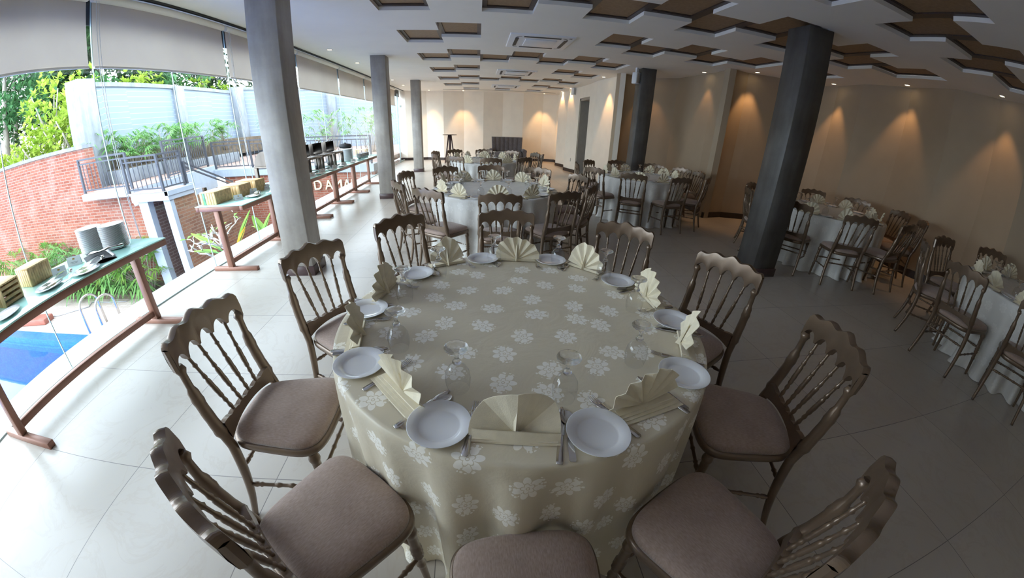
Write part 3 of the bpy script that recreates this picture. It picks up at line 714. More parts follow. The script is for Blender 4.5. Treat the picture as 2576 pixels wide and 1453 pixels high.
    for i in range(nx):
        a, c = xs2[i], xs2[i+1]
        P = [(x, Y2(x, z)+s*th2, z) for s in (-1, 1) for x, z in ((a, lb(a)), (c, lb(c)), (c, lt(c)), (a, lt(a)))]
        b.add(P, [(0,1,2,3),(7,6,5,4),(0,4,5,1),(3,2,6,7)], smooth=False)
    ms['lower_rail'] = b.mesh('lower_rail', M['bronze'], fixn=True)
    # seat outline
    def outline(n, grow=0, y0=-.200, y1=.166):
        P = []
        for i in range(n):
            a = 2*PI*i/n; ca, sa = math.cos(a), math.sin(a); e = .42
            u = math.copysign(abs(ca)**e, ca); v = math.copysign(abs(sa)**e, sa)
            t = (v+1)/2; hw = lerp(.163, .210, t) + grow
            P.append((u*hw, lerp(y0-grow, y1+grow, t) + .012*(1-u*u)*(1 if v > 0 else -.3)))
        return P
    b = MB(); n = 56
    rings = [(0, .437), (.0, .455), (-.004, .464), (-.014, .473), (-.05, .483), (-.10, .488)]
    for g, z in rings:
        b.v += [(x, y, z) for x, y in outline(n, g)]
    for k in range(len(rings)-1):
        for i in range(n):
            a = k*n+i; c = k*n+(i+1) % n; b.f.append((a, c, c+n, a+n)); b.m.append(0); b.sm.append(True)
    b.f.append(tuple((len(rings)-1)*n + i for i in range(n))); b.m.append(0); b.sm.append(True)
    b.f.append(tuple(reversed(range(n)))); b.m.append(0); b.sm.append(False)
    ms['seat'] = b.mesh('seat', M['seat'], fixn=False)
    b = MB(); rr = [(-.012, .405), (.006, .405), (.011, .412), (.011, .432), (.006, .4395), (-.012, .4395)]
    for g, z in rr: b.v += [(x, y, z) for x, y in outline(n, g)]
    for k in range(len(rr)):
        for i in range(n):
            a = k*n+i; c = k*n+(i+1) % n; k2 = ((k+1) % len(rr))*n
            b.f.append((a, c, k2+(i+1) % n, k2+i)); b.m.append(0); b.sm.append(True)
    ms['seat_frame'] = b.mesh('seat_frame', M['bronze'])
    for s in (-1, 1):
        b = MB(); nn = 34
        r = turned(nn, lambda t: lerp(.0185, .0115, t), [(.08,.03,.004), (.34,.02,.004), (.40,.02,.0045), (.46,.02,.004), (.60,.02,.0035)])
        b.tube([(s*lerp(.178, .192, i/(nn-1)), lerp(.132, .150, i/(nn-1)), lerp(.405, 0, i/(nn-1))) for i in range(nn)], r, 10); ms['leg%d' % s] = b.mesh('leg', M['bronze'])
    def stretch(a, c):
        b = MB(); nn = 40; a = Vector(a); c = Vector(c)
        r = turned(nn, lambda t: .0078, [(.12,.018,.003), (.16,.018,.003), (.20,.018,.003), (.42,.018,.003), (.58,.018,.003), (.80,.018,.003), (.84,.018,.003), (.88,.018,.003)])
        b.tube([a.lerp(c, i/(nn-1)) for i in range(nn)], r, 7); return b.mesh('stretcher', M['bronze'])
    ms['st0'] = stretch((-.193, -.20, .215), (-.186, .142, .205)); ms['st1'] = stretch((.193, -.20, .215), (.186, .142, .205))
    ms['st2'] = stretch((-.184, .138, .265), (.184, .138, .265)); ms['st3'] = stretch((-.19, -.194, .29), (.19, -.194, .29))
    return ms
CH = mk_chair()
NM = [('seat', 'seat'), ('seat_frame', 'seat_frame'), ('top_rail', 'top_rail'), ('lower_rail', 'lower_rail'), ('back_post-1', 'back_post'), ('back_post1', 'back_post'), ('leg-1', 'leg'), ('leg1', 'leg')] + [('spindle%d' % k, 'spindle') for k in range(4)] + [('st%d' % k, 'stretcher') for k in range(4)]
chair0 = thing('banquet_chair', 'x', 'chair', (0, 0, 0))
for k, nm in NM:
    o = bpy.data.objects.new(nm, CH[k]); C.objects.link(o); o.parent = chair0
chair_used = [False]
def place_chair(rail, ang, label, group):
    """rail: centre of the top rail in plan, ang: direction the seat faces"""
    p = (rail[0] + .262*math.cos(ang), rail[1] + .262*math.sin(ang), 0); rz = ang - PI/2
    if not chair_used[0]:
        chair_used[0] = True; chair0.location = p; chair0.rotation_euler = (0, 0, rz); tag(chair0, label, 'chair', group); return chair0
    return dup(chair0, p, rz, label, group)
TN = {1: 'the nearest table', 2: 'the middle table', 3: 'the farthest table', 4: 'the table by the recess', 5: 'the dark column table', 6: 'the right-edge table'}
TC = {1: (.18, 1.325), 2: (.209, 4.434), 3: (.167, 7.976), 4: (2.91, 6.256), 5: (4.939, 4.095), 6: (4.966, 1.281)}
# measured top-rail centres (x, y, angle of the rail or None)
RAILS = {
1: [(.21, 2.573, 0), (-.542, 2.429, 45), (-.905, 1.828, 60), (-1.033, 1.093, 90), (-.618, .431, -39), (.125, .125, 2), (.79, .259, 27), (1.321, .849, -110), (1.372, 1.621, -67), (.998, 2.264, -38)],
2: [(.203, 3.256, -1), (-.492, 3.516, -36), (-.894, 4.041, -60), (-.946, 4.818, 71), (-.475, 5.383, 30), (.2, 5.586, -4), (.888, 5.391, -28), (1.348, 4.785, -65), (1.307, 3.998, 56), (.85, 3.447, 27)],
3: [(.238, 6.801, -8), (-.437, 7.076, -29), (-.885, 7.67, -57), (-.95, 8.35, None), (-.557, 8.967, 25), (.143, 9.098, -6), (.802, 8.80, -32), (1.288, 8.307, -65), (1.361, 7.86, None), (.892, 7.09, 37)],
4: [(2.32, 5.228, -21), (1.878, 5.803, -47), (1.763, 6.476, None), (2.158, 7.106, None), (2.857, 7.406, 5), (3.591, 7.177, -27), (3.997, 6.735, -46), (4.06, 6.217, None), (3.781, 5.491, 47), (3.077, 5.141, 15)],
5: [(3.883, 4.623, None), (4.41, 5.201, None), (5.621, 5.068, -28), (5.999, 4.494, -52), (3.839, 3.653, -55), (4.317, 3.095, -20), (6.102, 3.782, None), (4.992, 2.922, 10), (5.839, 3.25, None)],
6: [(4.233, 2.268, None), (5.0, 2.48, -5), (5.775, 2.197, -39), (3.795, 1.589, -88), (3.84, .87, None)]}
def sector(a):
    """words for a direction around a table as the camera sees it (a in degrees, 270 = towards the camera)"""
    a = a % 360
    return ['right', 'upper right', 'far right', 'far', 'far left', 'upper left', 'left', 'near left', 'near', 'near right'][int(((a + 18) % 360)//36)]
def plan_sector(t, x, y):
    cx, cy = TC[t]; view = math.atan2(cy, cx); a = math.degrees(math.atan2(y-cy, x-cx) - view) + 90
    return a % 360
used_lab = {}
def uniq(t, words):
    k = (t, words); used_lab[k] = used_lab.get(k, 0) + 1
    return words if used_lab[k] == 1 else ORD[used_lab[k]-1] + ' ' + words
for t, L_ in RAILS.items():
    cx, cy = TC[t]
    for (x, y, a) in L_:
        rad = math.atan2(cy-y, cx-x)
        if a is None: f = rad
        else:
            f = math.radians(a) + PI/2
            if math.cos(f - rad) < 0: f += PI
            d = (f - rad + PI) % (2*PI) - PI
            f = rad + max(-.28, min(.28, d)) * (1 if t < 3 else .6)
        words = uniq(t, sector(plan_sector(t, x, y)))
        place_chair((x, y), f, 'bronze banquet chair on the %s side of %s' % (words, TN[t]), 'banquet chairs around the tables')
# ------------------------------------------------------------------ round tables with cloths
RT = .755; ZT = .752
def cloth_mesh(name, seed, folds=15, flare=.05, mat='cloth'):
    r = random.Random(seed); ph = [r.random()*6.28 for _ in range(6)]; am = [r.uniform(.5, 1) for _ in range(6)]
    b = MB(); nth = 360
    rings = [(0.0, 0)] + [(RT*i/10, 0) for i in range(1, 10)] + [(RT*.985, 0)]
    drops = [0, .006, .018, .04, .08, .14, .21, .29, .38, .47, .56, .65, .72, ZT - .004]
    uvs = []
    for rad, _ in rings:
        for j in range(nth):
            a = 2*PI*j/nth
            w = .0014*(rad/RT)**2*math.sin(5*a + ph[0])*math.sin(rad*9 + ph[1]) if rad < RT*.9 else 0
            b.v.append((rad*math.cos(a), rad*math.sin(a), ZT + abs(w))); uvs.append((rad*math.cos(a), rad*math.sin(a)))
    k0 = len(rings)
    for d in drops:
        for j in range(nth):
            a = 2*PI*j/nth; t = d/ZT
            f = am[0]*math.sin(folds*a + ph[0] + .9*math.sin(3*a + ph[3])) + .55*am[1]*math.sin((folds+6)*a + ph[1]) + .45*am[2]*math.sin((folds//2)*a + ph[2])
            f = math.copysign(abs(f)**.8, f)
            rad = RT + min(.008, d*.5) + (t**.7)*(-.016 + flare*.72*f)*(1 if d > .02 else d/.02)
            if d > .70: rad += .02*(d-.70)/.05*(1 + .8*f)
            b.v.append((rad*math.cos(a), rad*math.sin(a), max(.003, ZT - d))); R = RT + d; uvs.append((R*math.cos(a), R*math.sin(a)))
    n = len(rings) + len(drops)
    for k in range(1, n-1):
        for j in range(nth):
            a = k*nth + j; c = k*nth + (j+1) % nth
            b.f.append((a, a+nth, c+nth, c)); b.m.append(0); b.sm.append(True)
    # centre fan
    b.v[0] = (0, 0, ZT)
    for j in range(nth):
        b.f.append((0, nth + j, nth + (j+1) % nth)); b.m.append(0); b.sm.append(True)
    me = bpy.data.meshes.new(name); me.from_pydata(b.v, [], b.f); me.materials.append(M[mat])
    me.polygons.foreach_set('use_smooth', b.sm)
    uv = me.uv_layers.new(name='UVMap')
    for l in me.loops: uv.data[l.index].uv = uvs[l.vertex_index]
    me.validate(); return me
cl1 = cloth_mesh('tablecloth', 3, 19, .06); cl2 = cloth_mesh('tablecloth', 9, 23, .055, 'cloth_white')
rt = thing('round_table', 'x', 'table', (0, 0, 0))
b = MB(); b.lathe([(0, .715), (.735, .715), (.738, .725), (.735, .743), (0, .743)], 48); b.build('tabletop', M['dark_wood'], rt)
for k in range(4):
    a = PI/4 + k*PI/2; b = MB(); b.tube([(.5*math.cos(a), .5*math.sin(a), .716), (.55*math.cos(a), .55*math.sin(a), 0)], .018, 8); b.build('leg', M['dark_slot'], rt)
TL = {1: 'round banquet table nearest the camera under a cream damask cloth', 2: 'round banquet table behind the nearest one, in the middle row', 3: 'round banquet table farthest away, in front of the settee', 4: 'round banquet table in front of the recess column at right', 5: 'round banquet table by the right wall behind the big dark column', 6: 'round banquet table cut off by the right edge of the photo'}
CLL = {1: 'cream damask tablecloth with woven flowers on the nearest table', 2: 'cream tablecloth reaching the floor on the middle table', 3: 'pale tablecloth on the farthest table before the settee', 4: 'pale tablecloth on the table by the recess column', 5: 'dim grey-lit tablecloth on the table behind the big dark column', 6: 'dim tablecloth on the table cut by the right edge'}
for t, (cx, cy) in TC.items():
    if t == 1: rt.location = (cx, cy, 0); tag(rt, TL[1], 'table', 'round banquet tables')
    else: dup(rt, (cx, cy, 0), t*.7, TL[t], 'round banquet tables')
    o = bpy.data.objects.new('tablecloth', cl1 if t == 1 else cl2); C.objects.link(o); o.location = (cx, cy, 0); o.rotation_euler = (0, 0, {1: -.35}.get(t, t*1.3))
    tag(o, CLL[t], 'tablecloth', 'round tablecloths')
# ---- place settings
def plate_mesh(name, r=.09, deep=.016):
    b = MB(); b.lathe([(0, .004), (r*.60, .004), (r*.66, .006), (r*.72, .011), (r*.985, deep), (r, deep), (r*.985, deep-.003), (r*.72, .007), (r*.62, 0), (0, 0)], 40)
    return b.mesh(name, M['porcelain'], fixn=True)
me_plate = plate_mesh('side_plate')
# upturned stemmed glass
b = MB(); b.lathe([(.0335, .0), (.038, .022), (.0395, .045), (.036, .068), (.026, .086), (.013, .096), (.004, .099)], 32); me_bowl = b.mesh('bowl', M['bowl'], fixn=False)
b = MB(); b.lathe([(0, .0985), (.012, .0985), (.0145, .103), (.013, .109), (.0075, .114), (.0062, .121), (.0072, .131), (.012, .139), (.024, .147), (.0355, .153), (.0372, .156), (.0355, .1595), (.020, .1580), (0, .1555)], 32); me_stem = b.mesh('stem_and_foot', M['solid_glass'])
glass0 = thing('wine_glass', 'x', 'glass', (0, 0, 0))
for nm, me in (('bowl', me_bowl), ('stem_and_foot', me_stem)):
    o = bpy.data.objects.new(nm, me); C.objects.link(o); o.parent = glass0
# cutlery, handle end at -y, lying along y, length ~.2
def strip(b, pts, th=.0022):
    """pts: (y, half width, z)"""
    n = len(pts)
    vs = []
    for y, w, z in pts: vs += [(-w, y, z), (w, y, z), (w, y, z+th), (-w, y, z+th)]
    fs = [(0,1,2,3), tuple(4*(n-1)+i for i in (3,2,1,0))]
    for i in range(n-1):
        a = 4*i; c = a+4
        fs += [(a,c,c+1,a+1),(a+1,c+1,c+2,a+2),(a+2,c+2,c+3,a+3),(a+3,c+3,c,a)]
    b.add(vs, fs, 0, False)
b = MB(); strip(b, [(-.10,.006,.001),(-.095,.0095,.001),(-.05,.008,.002),(.0,.0035,.006),(.03,.0035,.007),(.042,.010,.004),(.055,.0115,.002),(.06,.0115,.002)])
for k in range(4): strip(b, [(.059, .0017, .002), (.085, .0016, .003), (.10, .001, .007)]); 
# shift tines sideways
for k in range(4):
    n0 = len(b.v) - (4-k)*12
    for i in range(n0, n0+12): x, y, z = b.v[i]; b.v[i] = (x - .0095 + .0063*k, y, z)
me_fork = b.mesh('fork', M['cutlery'], bevel=.0006, seg=1)
b = MB(); strip(b, [(-.11,.008,.001),(-.10,.0095,.001),(-.02,.0075,.002),(-.012,.006,.002),(-.01,.0105,.001),(.06,.0105,.001),(.085,.009,.001),(.10,.003,.001)]); me_knife = b.mesh('knife', M['cutlery'], bevel=.0008, seg=1)
b = MB(); strip(b, [(-.10,.006,.001),(-.095,.0095,.001),(-.05,.008,.002),(.0,.0035,.006),(.028,.0035,.006)])
b.grid(lambda u, v: ((2*v-1)*.0195*math.sin(PI*min(1,max(0,u)))**.6, .026 + .062*u, .0022 + .0055*((2*v-1)**2)*math.sin(PI*u) + .004*(1-u)**3), 14, 8)
me_spoon = b.mesh('spoon', M['cutlery'], fixn=False)
# fan-folded napkins: face towards +y
def napkin_mesh(name, pleats=7, r=.118, a0=4, lean=.16, lob=0, seed=1, wide=1.0, tail=True, dep=.014, band=False):
    rr = random.Random(seed); b = MB(); n = pleats*2; sub = 6; rad = 8
    def P(i, k, back):
        f = i/(n*sub)*1.0; ang = math.radians(lerp(a0, 180-a0, f)); q = f*pleats
        tri = abs((q % 1)*2 - 1)                       # 0 crease front .. 1 crease back
        t = k/rad
        tri = .5 + .5*math.copysign(abs(2*tri-1)**.8, 2*tri-1)
        R = r*(1 + .05*math.sin(f*PI*3 + seed) + .035*(1-tri)) * (1 + lob*math.sin(f*PI)**5 + .08*math.sin(f*PI))
        d = (tri - .5)*(.003 + dep*t**.9)
        x = math.cos(ang)*R*t*wide*-1; z = math.sin(ang)*R*t + .010
        y = d - lean*z - (.0018 if back else 0) + .012*t*math.sin(f*PI)
        return (x, y, max(.0015, z))
    for back in (False, True):
        b.grid(lambda u, v: P(round(u*n*sub), round(v*rad), back), n*sub, rad, smooth=False)
    N_ = n*sub
    for i in range(N_):
        a = [P(i, rad, 0), P(i+1, rad, 0), P(i+1, rad, 1), P(i, rad, 1)]; b.add(a, [(0,1,2,3)])
    if tail:   # folded base: pleated layers lying behind the fan
        for k in range(4):
            w = r*wide*(1.02 - .05*k); z = .002 + .0034*k; y0 = -.052 + .010*k; 
            b.add([(-w, y0, z), (w, y0 + rr.uniform(-.004, .004), z), (w*.96, .004, z + .001), (-w*.96, .004, z + .001), (-w, y0, z+.0026), (w, y0, z+.0026), (w*.96, .004, z+.0036), (-w*.96, .004, z+.0036)], [(3,2,1,0),(4,5,6,7),(0,1,5,4),(1,2,6,5),(2,3,7,6),(3,0,4,7)])
    if band:   # wide turned-up hem along the foot
        b.grid(lambda u, v: ((u-.5)*.236, .016 - .012*v + .006*math.sin(u*PI), .002 + .036*v - .006*abs(2*u-1)), 20, 3); b.grid(lambda u, v: ((u-.5)*.236, .013 - .012*v + .006*math.sin(u*PI), .002 + .036*v - .006*abs(2*u-1)), 20, 3)
        b.box(-.118, .118, -.04, .02, .0015, .0065); b.box(-.112, .116, -.036, .017, .0075, .011)
    # centre fold standing out in front
    b.add([(-.006, .004, .004), (.006, .004, .004), (.003, .020, .005), (0, -lean*.10+.012, .105*r/.118), (.011, -lean*.08+.002, .08)], [(0,2,3),(2,1,4),(2,4,3),(0,1,2)])
    return b.mesh(name, M['napkin'], fixn=False)
NAP = [napkin_mesh('napkin', 7, .122, 5, .18, 0, 1), napkin_mesh('napkin', 6, .116, 10, .26, .06, 2, .96), napkin_mesh('napkin', 8, .124, 4, .12, 0, 3, 1.03), napkin_mesh('napkin', 5, .116, 16, .28, .12, 4, .9)]
nap_front = napkin_mesh('napkin', 2, .118, 2, .30, .05, 5, 1.02, True, .022, band=True)
def single(name, me, label, cat, loc, rz, group, rot=None):
    o = bpy.data.objects.new(name, me); C.objects.link(o); o.location = loc; o.rotation_euler = rot or (0, 0, rz); return tag(o, label, cat, group)
glass_used = [0]
def put_glass(loc, label):
    if not glass_used[0]:
        glass_used[0] = 1; glass0.location = loc; tag(glass0, label, 'glass', 'upturned wine glasses'); return
    dup(glass0, loc, 0, label, 'upturned wine glasses')
ZS = ZT + .0015
G = {1: 'nearest', 2: 'middle', 3: 'farthest', 4: 'recess-column', 5: 'dark-column', 6: 'right-edge'}
# nearest table, measured positions (napkin, plate to its left, glass)
SET1 = [((.094, .665), (-.113, .718), (-.066, .878)), ((.49, .76), (.32, .662), (.255, .815)), ((.785, 1.07), (.700, .885), (.548, .972)), ((.81, 1.47), (.845, 1.245), (.70, 1.36)), ((.59, 1.84), (.735, 1.665), (.67, 1.72)), ((.225, 1.965), (.425, 1.965), (.46, 1.935)), ((-.165, 1.91), (.031, 1.985), (.095, 1.955)), ((-.44, 1.56), (-.325, 1.775), (-.20, 1.745)), ((-.455, 1.185), (-.485, 1.385), (-.335, 1.485)), ((-.235, .86), (-.41, .998), (-.29, 1.10))]
def settings(t, seats):
    cx, cy = TC[t]
    for k, (nap, pl, gl) in enumerate(seats):
        a = math.atan2(nap[1]-cy, nap[0]-cx); w = sector(math.degrees(a) if t == 1 else plan_sector(t, *nap)); w = uniq((t, 's'), w); of = 'of ' + TN[t]
        z = ZS; out = Vector((math.cos(a), math.sin(a))); tg = Vector((-out.y, out.x))   # tg: guest's right-hand side is -tg ... facing the centre
        if in_view((nap[0], nap[1], .82), 20):
            me = nap_front if (t == 1 and k == 0) else NAP[(k*3 + t) % 4]
            single('napkin', me, 'cream fan-folded napkin on the %s side %s' % (w, of), 'napkin', (nap[0], nap[1], z), a + PI/2 + (PI if t == 1 and k == 0 else rnd.uniform(-.25, .25)), 'fan-folded napkins')
        if in_view((pl[0], pl[1], .77), 20): single('side_plate', me_plate, 'round white side plate by the %s napkin %s' % (w, of), 'plate', (pl[0], pl[1], z), 0, 'white side plates')
        if in_view((gl[0], gl[1], .85), 20): put_glass((gl[0], gl[1], z), 'upturned stemmed glass next to the %s napkin %s' % (w, of))
        n2 = Vector(nap); rz = math.atan2(-out.y, -out.x) - PI/2
        lft = -tg if True else tg
        fr = t == 1 and k == 0
        for nm, me, off, dr in (('fork', me_fork, -.124 if fr else -.108, .02), ('knife', me_knife, .122 if fr else .098, .0), ('spoon', me_spoon, .143 if fr else .116, .0)):
            # guest looks towards the centre: their right is  (out rotated)...
            right = Vector((-out.y, out.x))
            p = n2 + right*off - out*(.03 if fr else dr)
            q = p - Vector((cx, cy))
            if q.length > RT - .085: p = Vector((cx, cy)) + q.normalized()*(RT - .085)
            if in_view((p.x, p.y, .76), 20): single(nm, me, 'steel %s beside the %s napkin %s' % (nm, w, of), nm, (p.x, p.y, z), rz + rnd.uniform(-.14, .14), nm + 's on the tables')
SET1 = [(a, b_, SET1[(i+1) % 10][2]) for i, (a, b_, c) in enumerate(SET1)]
settings(1, SET1)
for t in (2, 3, 4, 5, 6):
    cx, cy = TC[t]; seats = []
    angs = [math.atan2(y-cy, x-cx) for x, y, _ in RAILS[t]] 
    if t in (5, 6):
        a0 = {5: math.radians(20), 6: math.radians(48)}[t]; angs = [a0 + 2*PI*i/10 for i in range(10)]
    for a in angs:
        f = lambda r, d: (cx + r*math.cos(a + d), cy + r*math.sin(a + d))
        seats.append((f(.655, rnd.uniform(-.04, .04)), f(.645, -.31), f(.50, .26 + rnd.uniform(-.05, .05))))
    settings(t, seats)
# ------------------------------------------------------------------ buffet along the windows
ZB = .757
def buffet(y0, y1, label):
    t = thing('buffet_table', label, 'buffet table', (0, 0, 0), 0, 'glass-topped buffet tables'); x0, x1 = -3.09, -2.51
    b = MB(); b.box(x0, x1, y0 + .004, y1 - .004, ZB - .010, ZB); b.build('glass_top', M['frost'], t, bevel=.003)
    b = MB(); 
    b.box(x1-.045, x1-.004, y0+.006, y1-.006, ZB-.058, ZB-.0105); b.box(x0+.004, x0+.045, y0+.006, y1-.006, ZB-.058, ZB-.0105)
    b.box(x0+.045, x1-.045, y0+.006, y0+.046, ZB-.058, ZB-.0105); b.box(x0+.045, x1-.045, y1-.046, y1-.006, ZB-.058, ZB-.0105)
    b.build('top_frame', M['buffet_steel'], t, bevel=.002, seg=1)
    for y in (y0 + .045, y1 - .045):
        b = MB(); b.box(-2.885, -2.825, y-.026, y+.026, .045, ZB-.0585); lg = b.build('leg', M['buffet_steel'], t, bevel=.002, seg=1)
        b = MB(); b.box(-3.075, -2.53, y-.026, y+.026, 0, .045); b.build('foot', M['buffet_steel'], lg, bevel=.003, seg=1)
    b = MB(); b.box(-2.875, -2.835, y0+.072, y1-.072, .075, .125); b.build('stretcher', M['buffet_steel'], t, bevel=.002, seg=1)
BUF = [(1.05, 2.60, 'mint glass-topped buffet table nearest the camera, with plate stacks'), (3.70, 4.90, 'mint glass-topped buffet table left of the large column, with three crates'),
       (4.90, 6.095, 'mint glass-topped buffet table partly behind the large column'), (6.105, 7.27, 'mint glass-topped buffet table under the middle chafing dishes'),
       (7.28, 8.45, 'mint glass-topped buffet table right of the last chafing dish'), (8.46, 9.70, 'farthest mint glass-topped buffet table, holding stacked bowls')]
for a in BUF: buffet(*a)
def crate(loc, rz, w, d, h, label, slots=False, green=False):
    """w across (local x), d depth (local y); board slats run upright"""
    t = thing('slatted_crate', label, 'wooden crate', loc, rz, 'upturned pine crates')
    def slats(n, x0, x1, y, dy, name, mats=None):
        for k in range(n):
            b = MB(); a = lerp(x0, x1, k/n); c = lerp(x0, x1, (k+1)/n)
            b.box(a+.0012, c-.0012, min(y, y+dy), max(y, y+dy), 0, h); o = b.build('slat', M['green_paint'] if (green and name == 'front' and k in (1,)) else M['pine'], t, bevel=.0012, seg=1)
            if green and name == 'front' and k == 1: o['label'] = 'slat with a green painted mark'
    slats(6, 0, w, 0, .01, 'front'); slats(6, 0, w, d, -.01, 'back')
    if slots:
        for k in range(4):
            b = MB(); z0 = lerp(0, h, k/4); b.box(w-.012, w, .0105, d-.0105, z0+.006, z0 + h/4-.008); b.build('end_board', M['pine_dark'], t, bevel=.001, seg=1)
    else:
        for k in range(9):
            b = MB(); a = lerp(.0105, d-.0105, k/9); c = lerp(.0105, d-.0105, (k+1)/9); b.box(w-.01, w, a+.0005, c-.0005, 0, h); b.build('end_board', M['pine_dark'], t, bevel=.001, seg=1)
    b = MB(); b.box(0, .01, .0105, d-.0105, 0, h); b.build('end_panel', M['pine_dark'], t)
    for k in range(9):
        b = MB(); a = lerp(0, d, k/9); c = lerp(0, d, (k+1)/9); b.box(0, w, a+.0008, c-.0008, h+.0004, h+.0104); b.build('top_slat', M['pine'], t, bevel=.0012, seg=1)
crate((-3.085 + .02, 1.675, ZB+.001), .0, .17, .19, .115, 'pine slatted crate turned upside down, behind the two name cards')
crate((-3.085, 1.385, ZB+.001), .0, .275, .16, .13, 'pine crate with open slots facing the room, nearest the left edge', True)
crate((-3.08, 1.20, ZB+.001), .0, .20, .15, .12, 'pine crate mostly cut off by the left edge of the photo')
crate((-3.05, 3.775, ZB+.001), .0, .19, .30, .125, 'first pine crate of three on the second buffet table, with a green mark', False, True)
crate((-3.05, 4.14, ZB+.001), .0, .25, .25, .13, 'second pine crate of three on the second buffet table')
crate((-3.05, 4.46, ZB+.001), .0, .27, .22, .135, 'third pine crate of three on the second buffet table, by the chafing dish')
# plate stacks: every plate is a thing
me_dinner = plate_mesh('dinner_plate', .098, .0135)
def stack(x, y, n, label, group, pitch=.0072, me=me_dinner):
    for k in range(n):
        single('dinner_plate', me, ('%s white plate from the top of the ' % ORD[n-1-k] + label), 'plate', (x + rnd.uniform(-.0015, .0015), y + rnd.uniform(-.0015, .0015), ZB + .001 + pitch*k), 0, group if k < n-1 else group)
stack(-2.985, 2.335, 25, 'left tall stack on the nearest buffet', 'plates in the left stack')
stack(-2.795, 2.385, 25, 'right tall stack on the nearest buffet', 'plates in the right stack')
me_pl2 = plate_mesh('dinner_plate', .125, .016)
stack(-2.80, 8.02, 26, 'stack beyond the chafing dishes', 'plates beyond the chafing dishes', .0095, me_pl2)
b = MB(); b.lathe([(0, .003), (.03, .003), (.055, .03), (.068, .055), (.065, .055), (.05, .028), (.028, 0), (0, 0)], 24); me_b2 = b.mesh('soup_bowl', M['grey_metal'])
nb = 0
for q in range(4):
    for k in range(4):
        single('soup_bowl', me_b2, '%s grey bowl from the top of the %s small stack past the far plates' % (ORD[3-k], ORD[q]), 'bowl', (-2.70 + .01*q, 8.44 + .15*q + .08, ZB + .001 + .019*k), 0, 'stacked grey bowls')
# flat things on the near buffet
me_oval = MB(); me_oval.lathe([(0, .004), (.062, .004), (.075, .012), (.108, .017), (.108, .0145), (.076, .008), (.062, 0), (0, 0)], 36); me_oval = me_oval.mesh('rest_plate', M['porcelain'])
for x, y, z_, l in ((-2.675, 1.66, 0, 'white plate holding steel tongs, beside the slotted crate'), (-2.585, 1.905, 0, 'white plate holding steel tongs, in front of the black napkin'), (-2.665, 1.30, 0, 'white oval plate at the left edge with a serving spoon'), (-2.655, 4.16, 0, 'white plate with tongs on the second buffet table'), ):
    o = single('serving_plate', me_oval, l, 'plate', (x, y, ZB + .001), .3, 'serving plates on the buffet'); o.scale = (.78, 1, 1)
def tongs(loc, rz, label, L_=.24):
    t = thing('serving_tongs', label, 'tongs', loc, rz, 'steel serving tongs'); 
    for s in (0, 1):
        b = MB(); z = .012 + .020*s
        b.grid(lambda u, v: ((v-.5)*(.020 if u < .55 else .020 + .05*(u-.55)), -L_/2 + L_*u, z + (.012 if s else -.004)*math.sin(u*PI*.9) - (s*.020*max(0, .12-u)/.12)), 16, 2)
        for k in range(4): b.box(-.021 + .012*k, -.015 + .012*k, L_/2, L_/2 + .05, z + .001, z + .003)
        b.box(-.021, .021, L_/2 + .048, L_/2 + .053, z + .001, z + .003); b.build('arm', M['steel'], t, fixn=False)
    b = MB(); b.box(-.012, .012, -L_/2 - .008, -L_/2 + .012, .004, .030); b.build('hinge', M['steel'], t, bevel=.003)
tongs((-2.64, 1.74, ZB + .016), PI + .30, 'steel tongs lying on the plate beside the slotted crate'); tongs((-2.575, 1.975, ZB + .016), PI + .38, 'steel tongs lying below the black napkin')
tongs((-2.62, 4.22, ZB + .016), PI + .3, 'steel tongs on the second buffet table plate', .18)
t = thing('black_napkin', 'black folded napkin with white stitched edge on the near buffet', 'napkin', (-2.735, 2.155, ZB + .001), -.55)
b = MB(); b.grid(lambda u, v: ((u-.5)*.36*(1 - .35*abs(v-.5)), (v-.5)*.18, .004 + .022*math.sin(v*PI)*(.4 + .6*u)), 16, 10); b.grid(lambda u, v: ((u-.5)*.36*(1 - .35*abs(v-.5)), (v-.5)*.18, .0005), 16, 10); b.build('cloth', M['black'], t, fixn=False)
for k in range(10):
    b = MB(); b.lathe([(0, .014), (.009, .012), (.011, .006), (.009, 0)], 8, (-.145 + .030*k, .080, .012)); b.build('stitch', M['white_stitch'], t)
t = thing('serving_spoon', 'steel serving spoon lying across the black napkin', 'spoon', (-2.725, 2.20, ZB + .032), -.9)
b = MB(); b.grid(lambda u, v: ((2*v-1)*.034*math.sin(PI*max(.02, u))**.6, -.13 + .09*u, .004 + .01*((2*v-1)**2)), 14, 8); b.build('bowl', M['steel'], t, fixn=False)
b = MB(); b.tube([(0, -.045, .008), (0, .04, .022), (0, .14, .02)], [.006, .009, .011], 8); b.build('handle', M['steel'], t)
def card(loc, rz, label):
    t = thing('name_card', label, 'name card', loc, rz, 'tent cards on the buffet')
    for s in (1, -1):
        b = MB(); b.add([(-.048, s*.022, 0), (.048, s*.022, 0), (.048, 0, .062), (-.048, 0, .062), (-.048, s*.0205, 0), (.048, s*.0205, 0), (.048, -s*.001, .0612), (-.048, -s*.001, .0612)], [(0,1,2,3),(7,6,5,4),(0,4,5,1),(1,5,6,2),(2,6,7,3),(3,7,4,0)]); b.build('card_panel', M['card'], t)
    b = MB()
    f = lambda x, z: (x, -(.022*(1 - z/.062)) - .0006, z)
    b.add([f(-.008, .040), f(.008, .040), f(.008, .050), f(-.008, .050)], [(0,1,2,3)]); b.build('emblem', M['gold'], t, fixn=False)
    b = MB(); b.add([f(-.028, .022), f(.028, .022), f(.028, .025), f(-.028, .025), f(-.020, .015), f(.020, .015), f(.020, .0175), f(-.020, .0175)], [(0,1,2,3),(4,5,6,7)]); b.build('lettering', M['grey_print'], t, fixn=False)
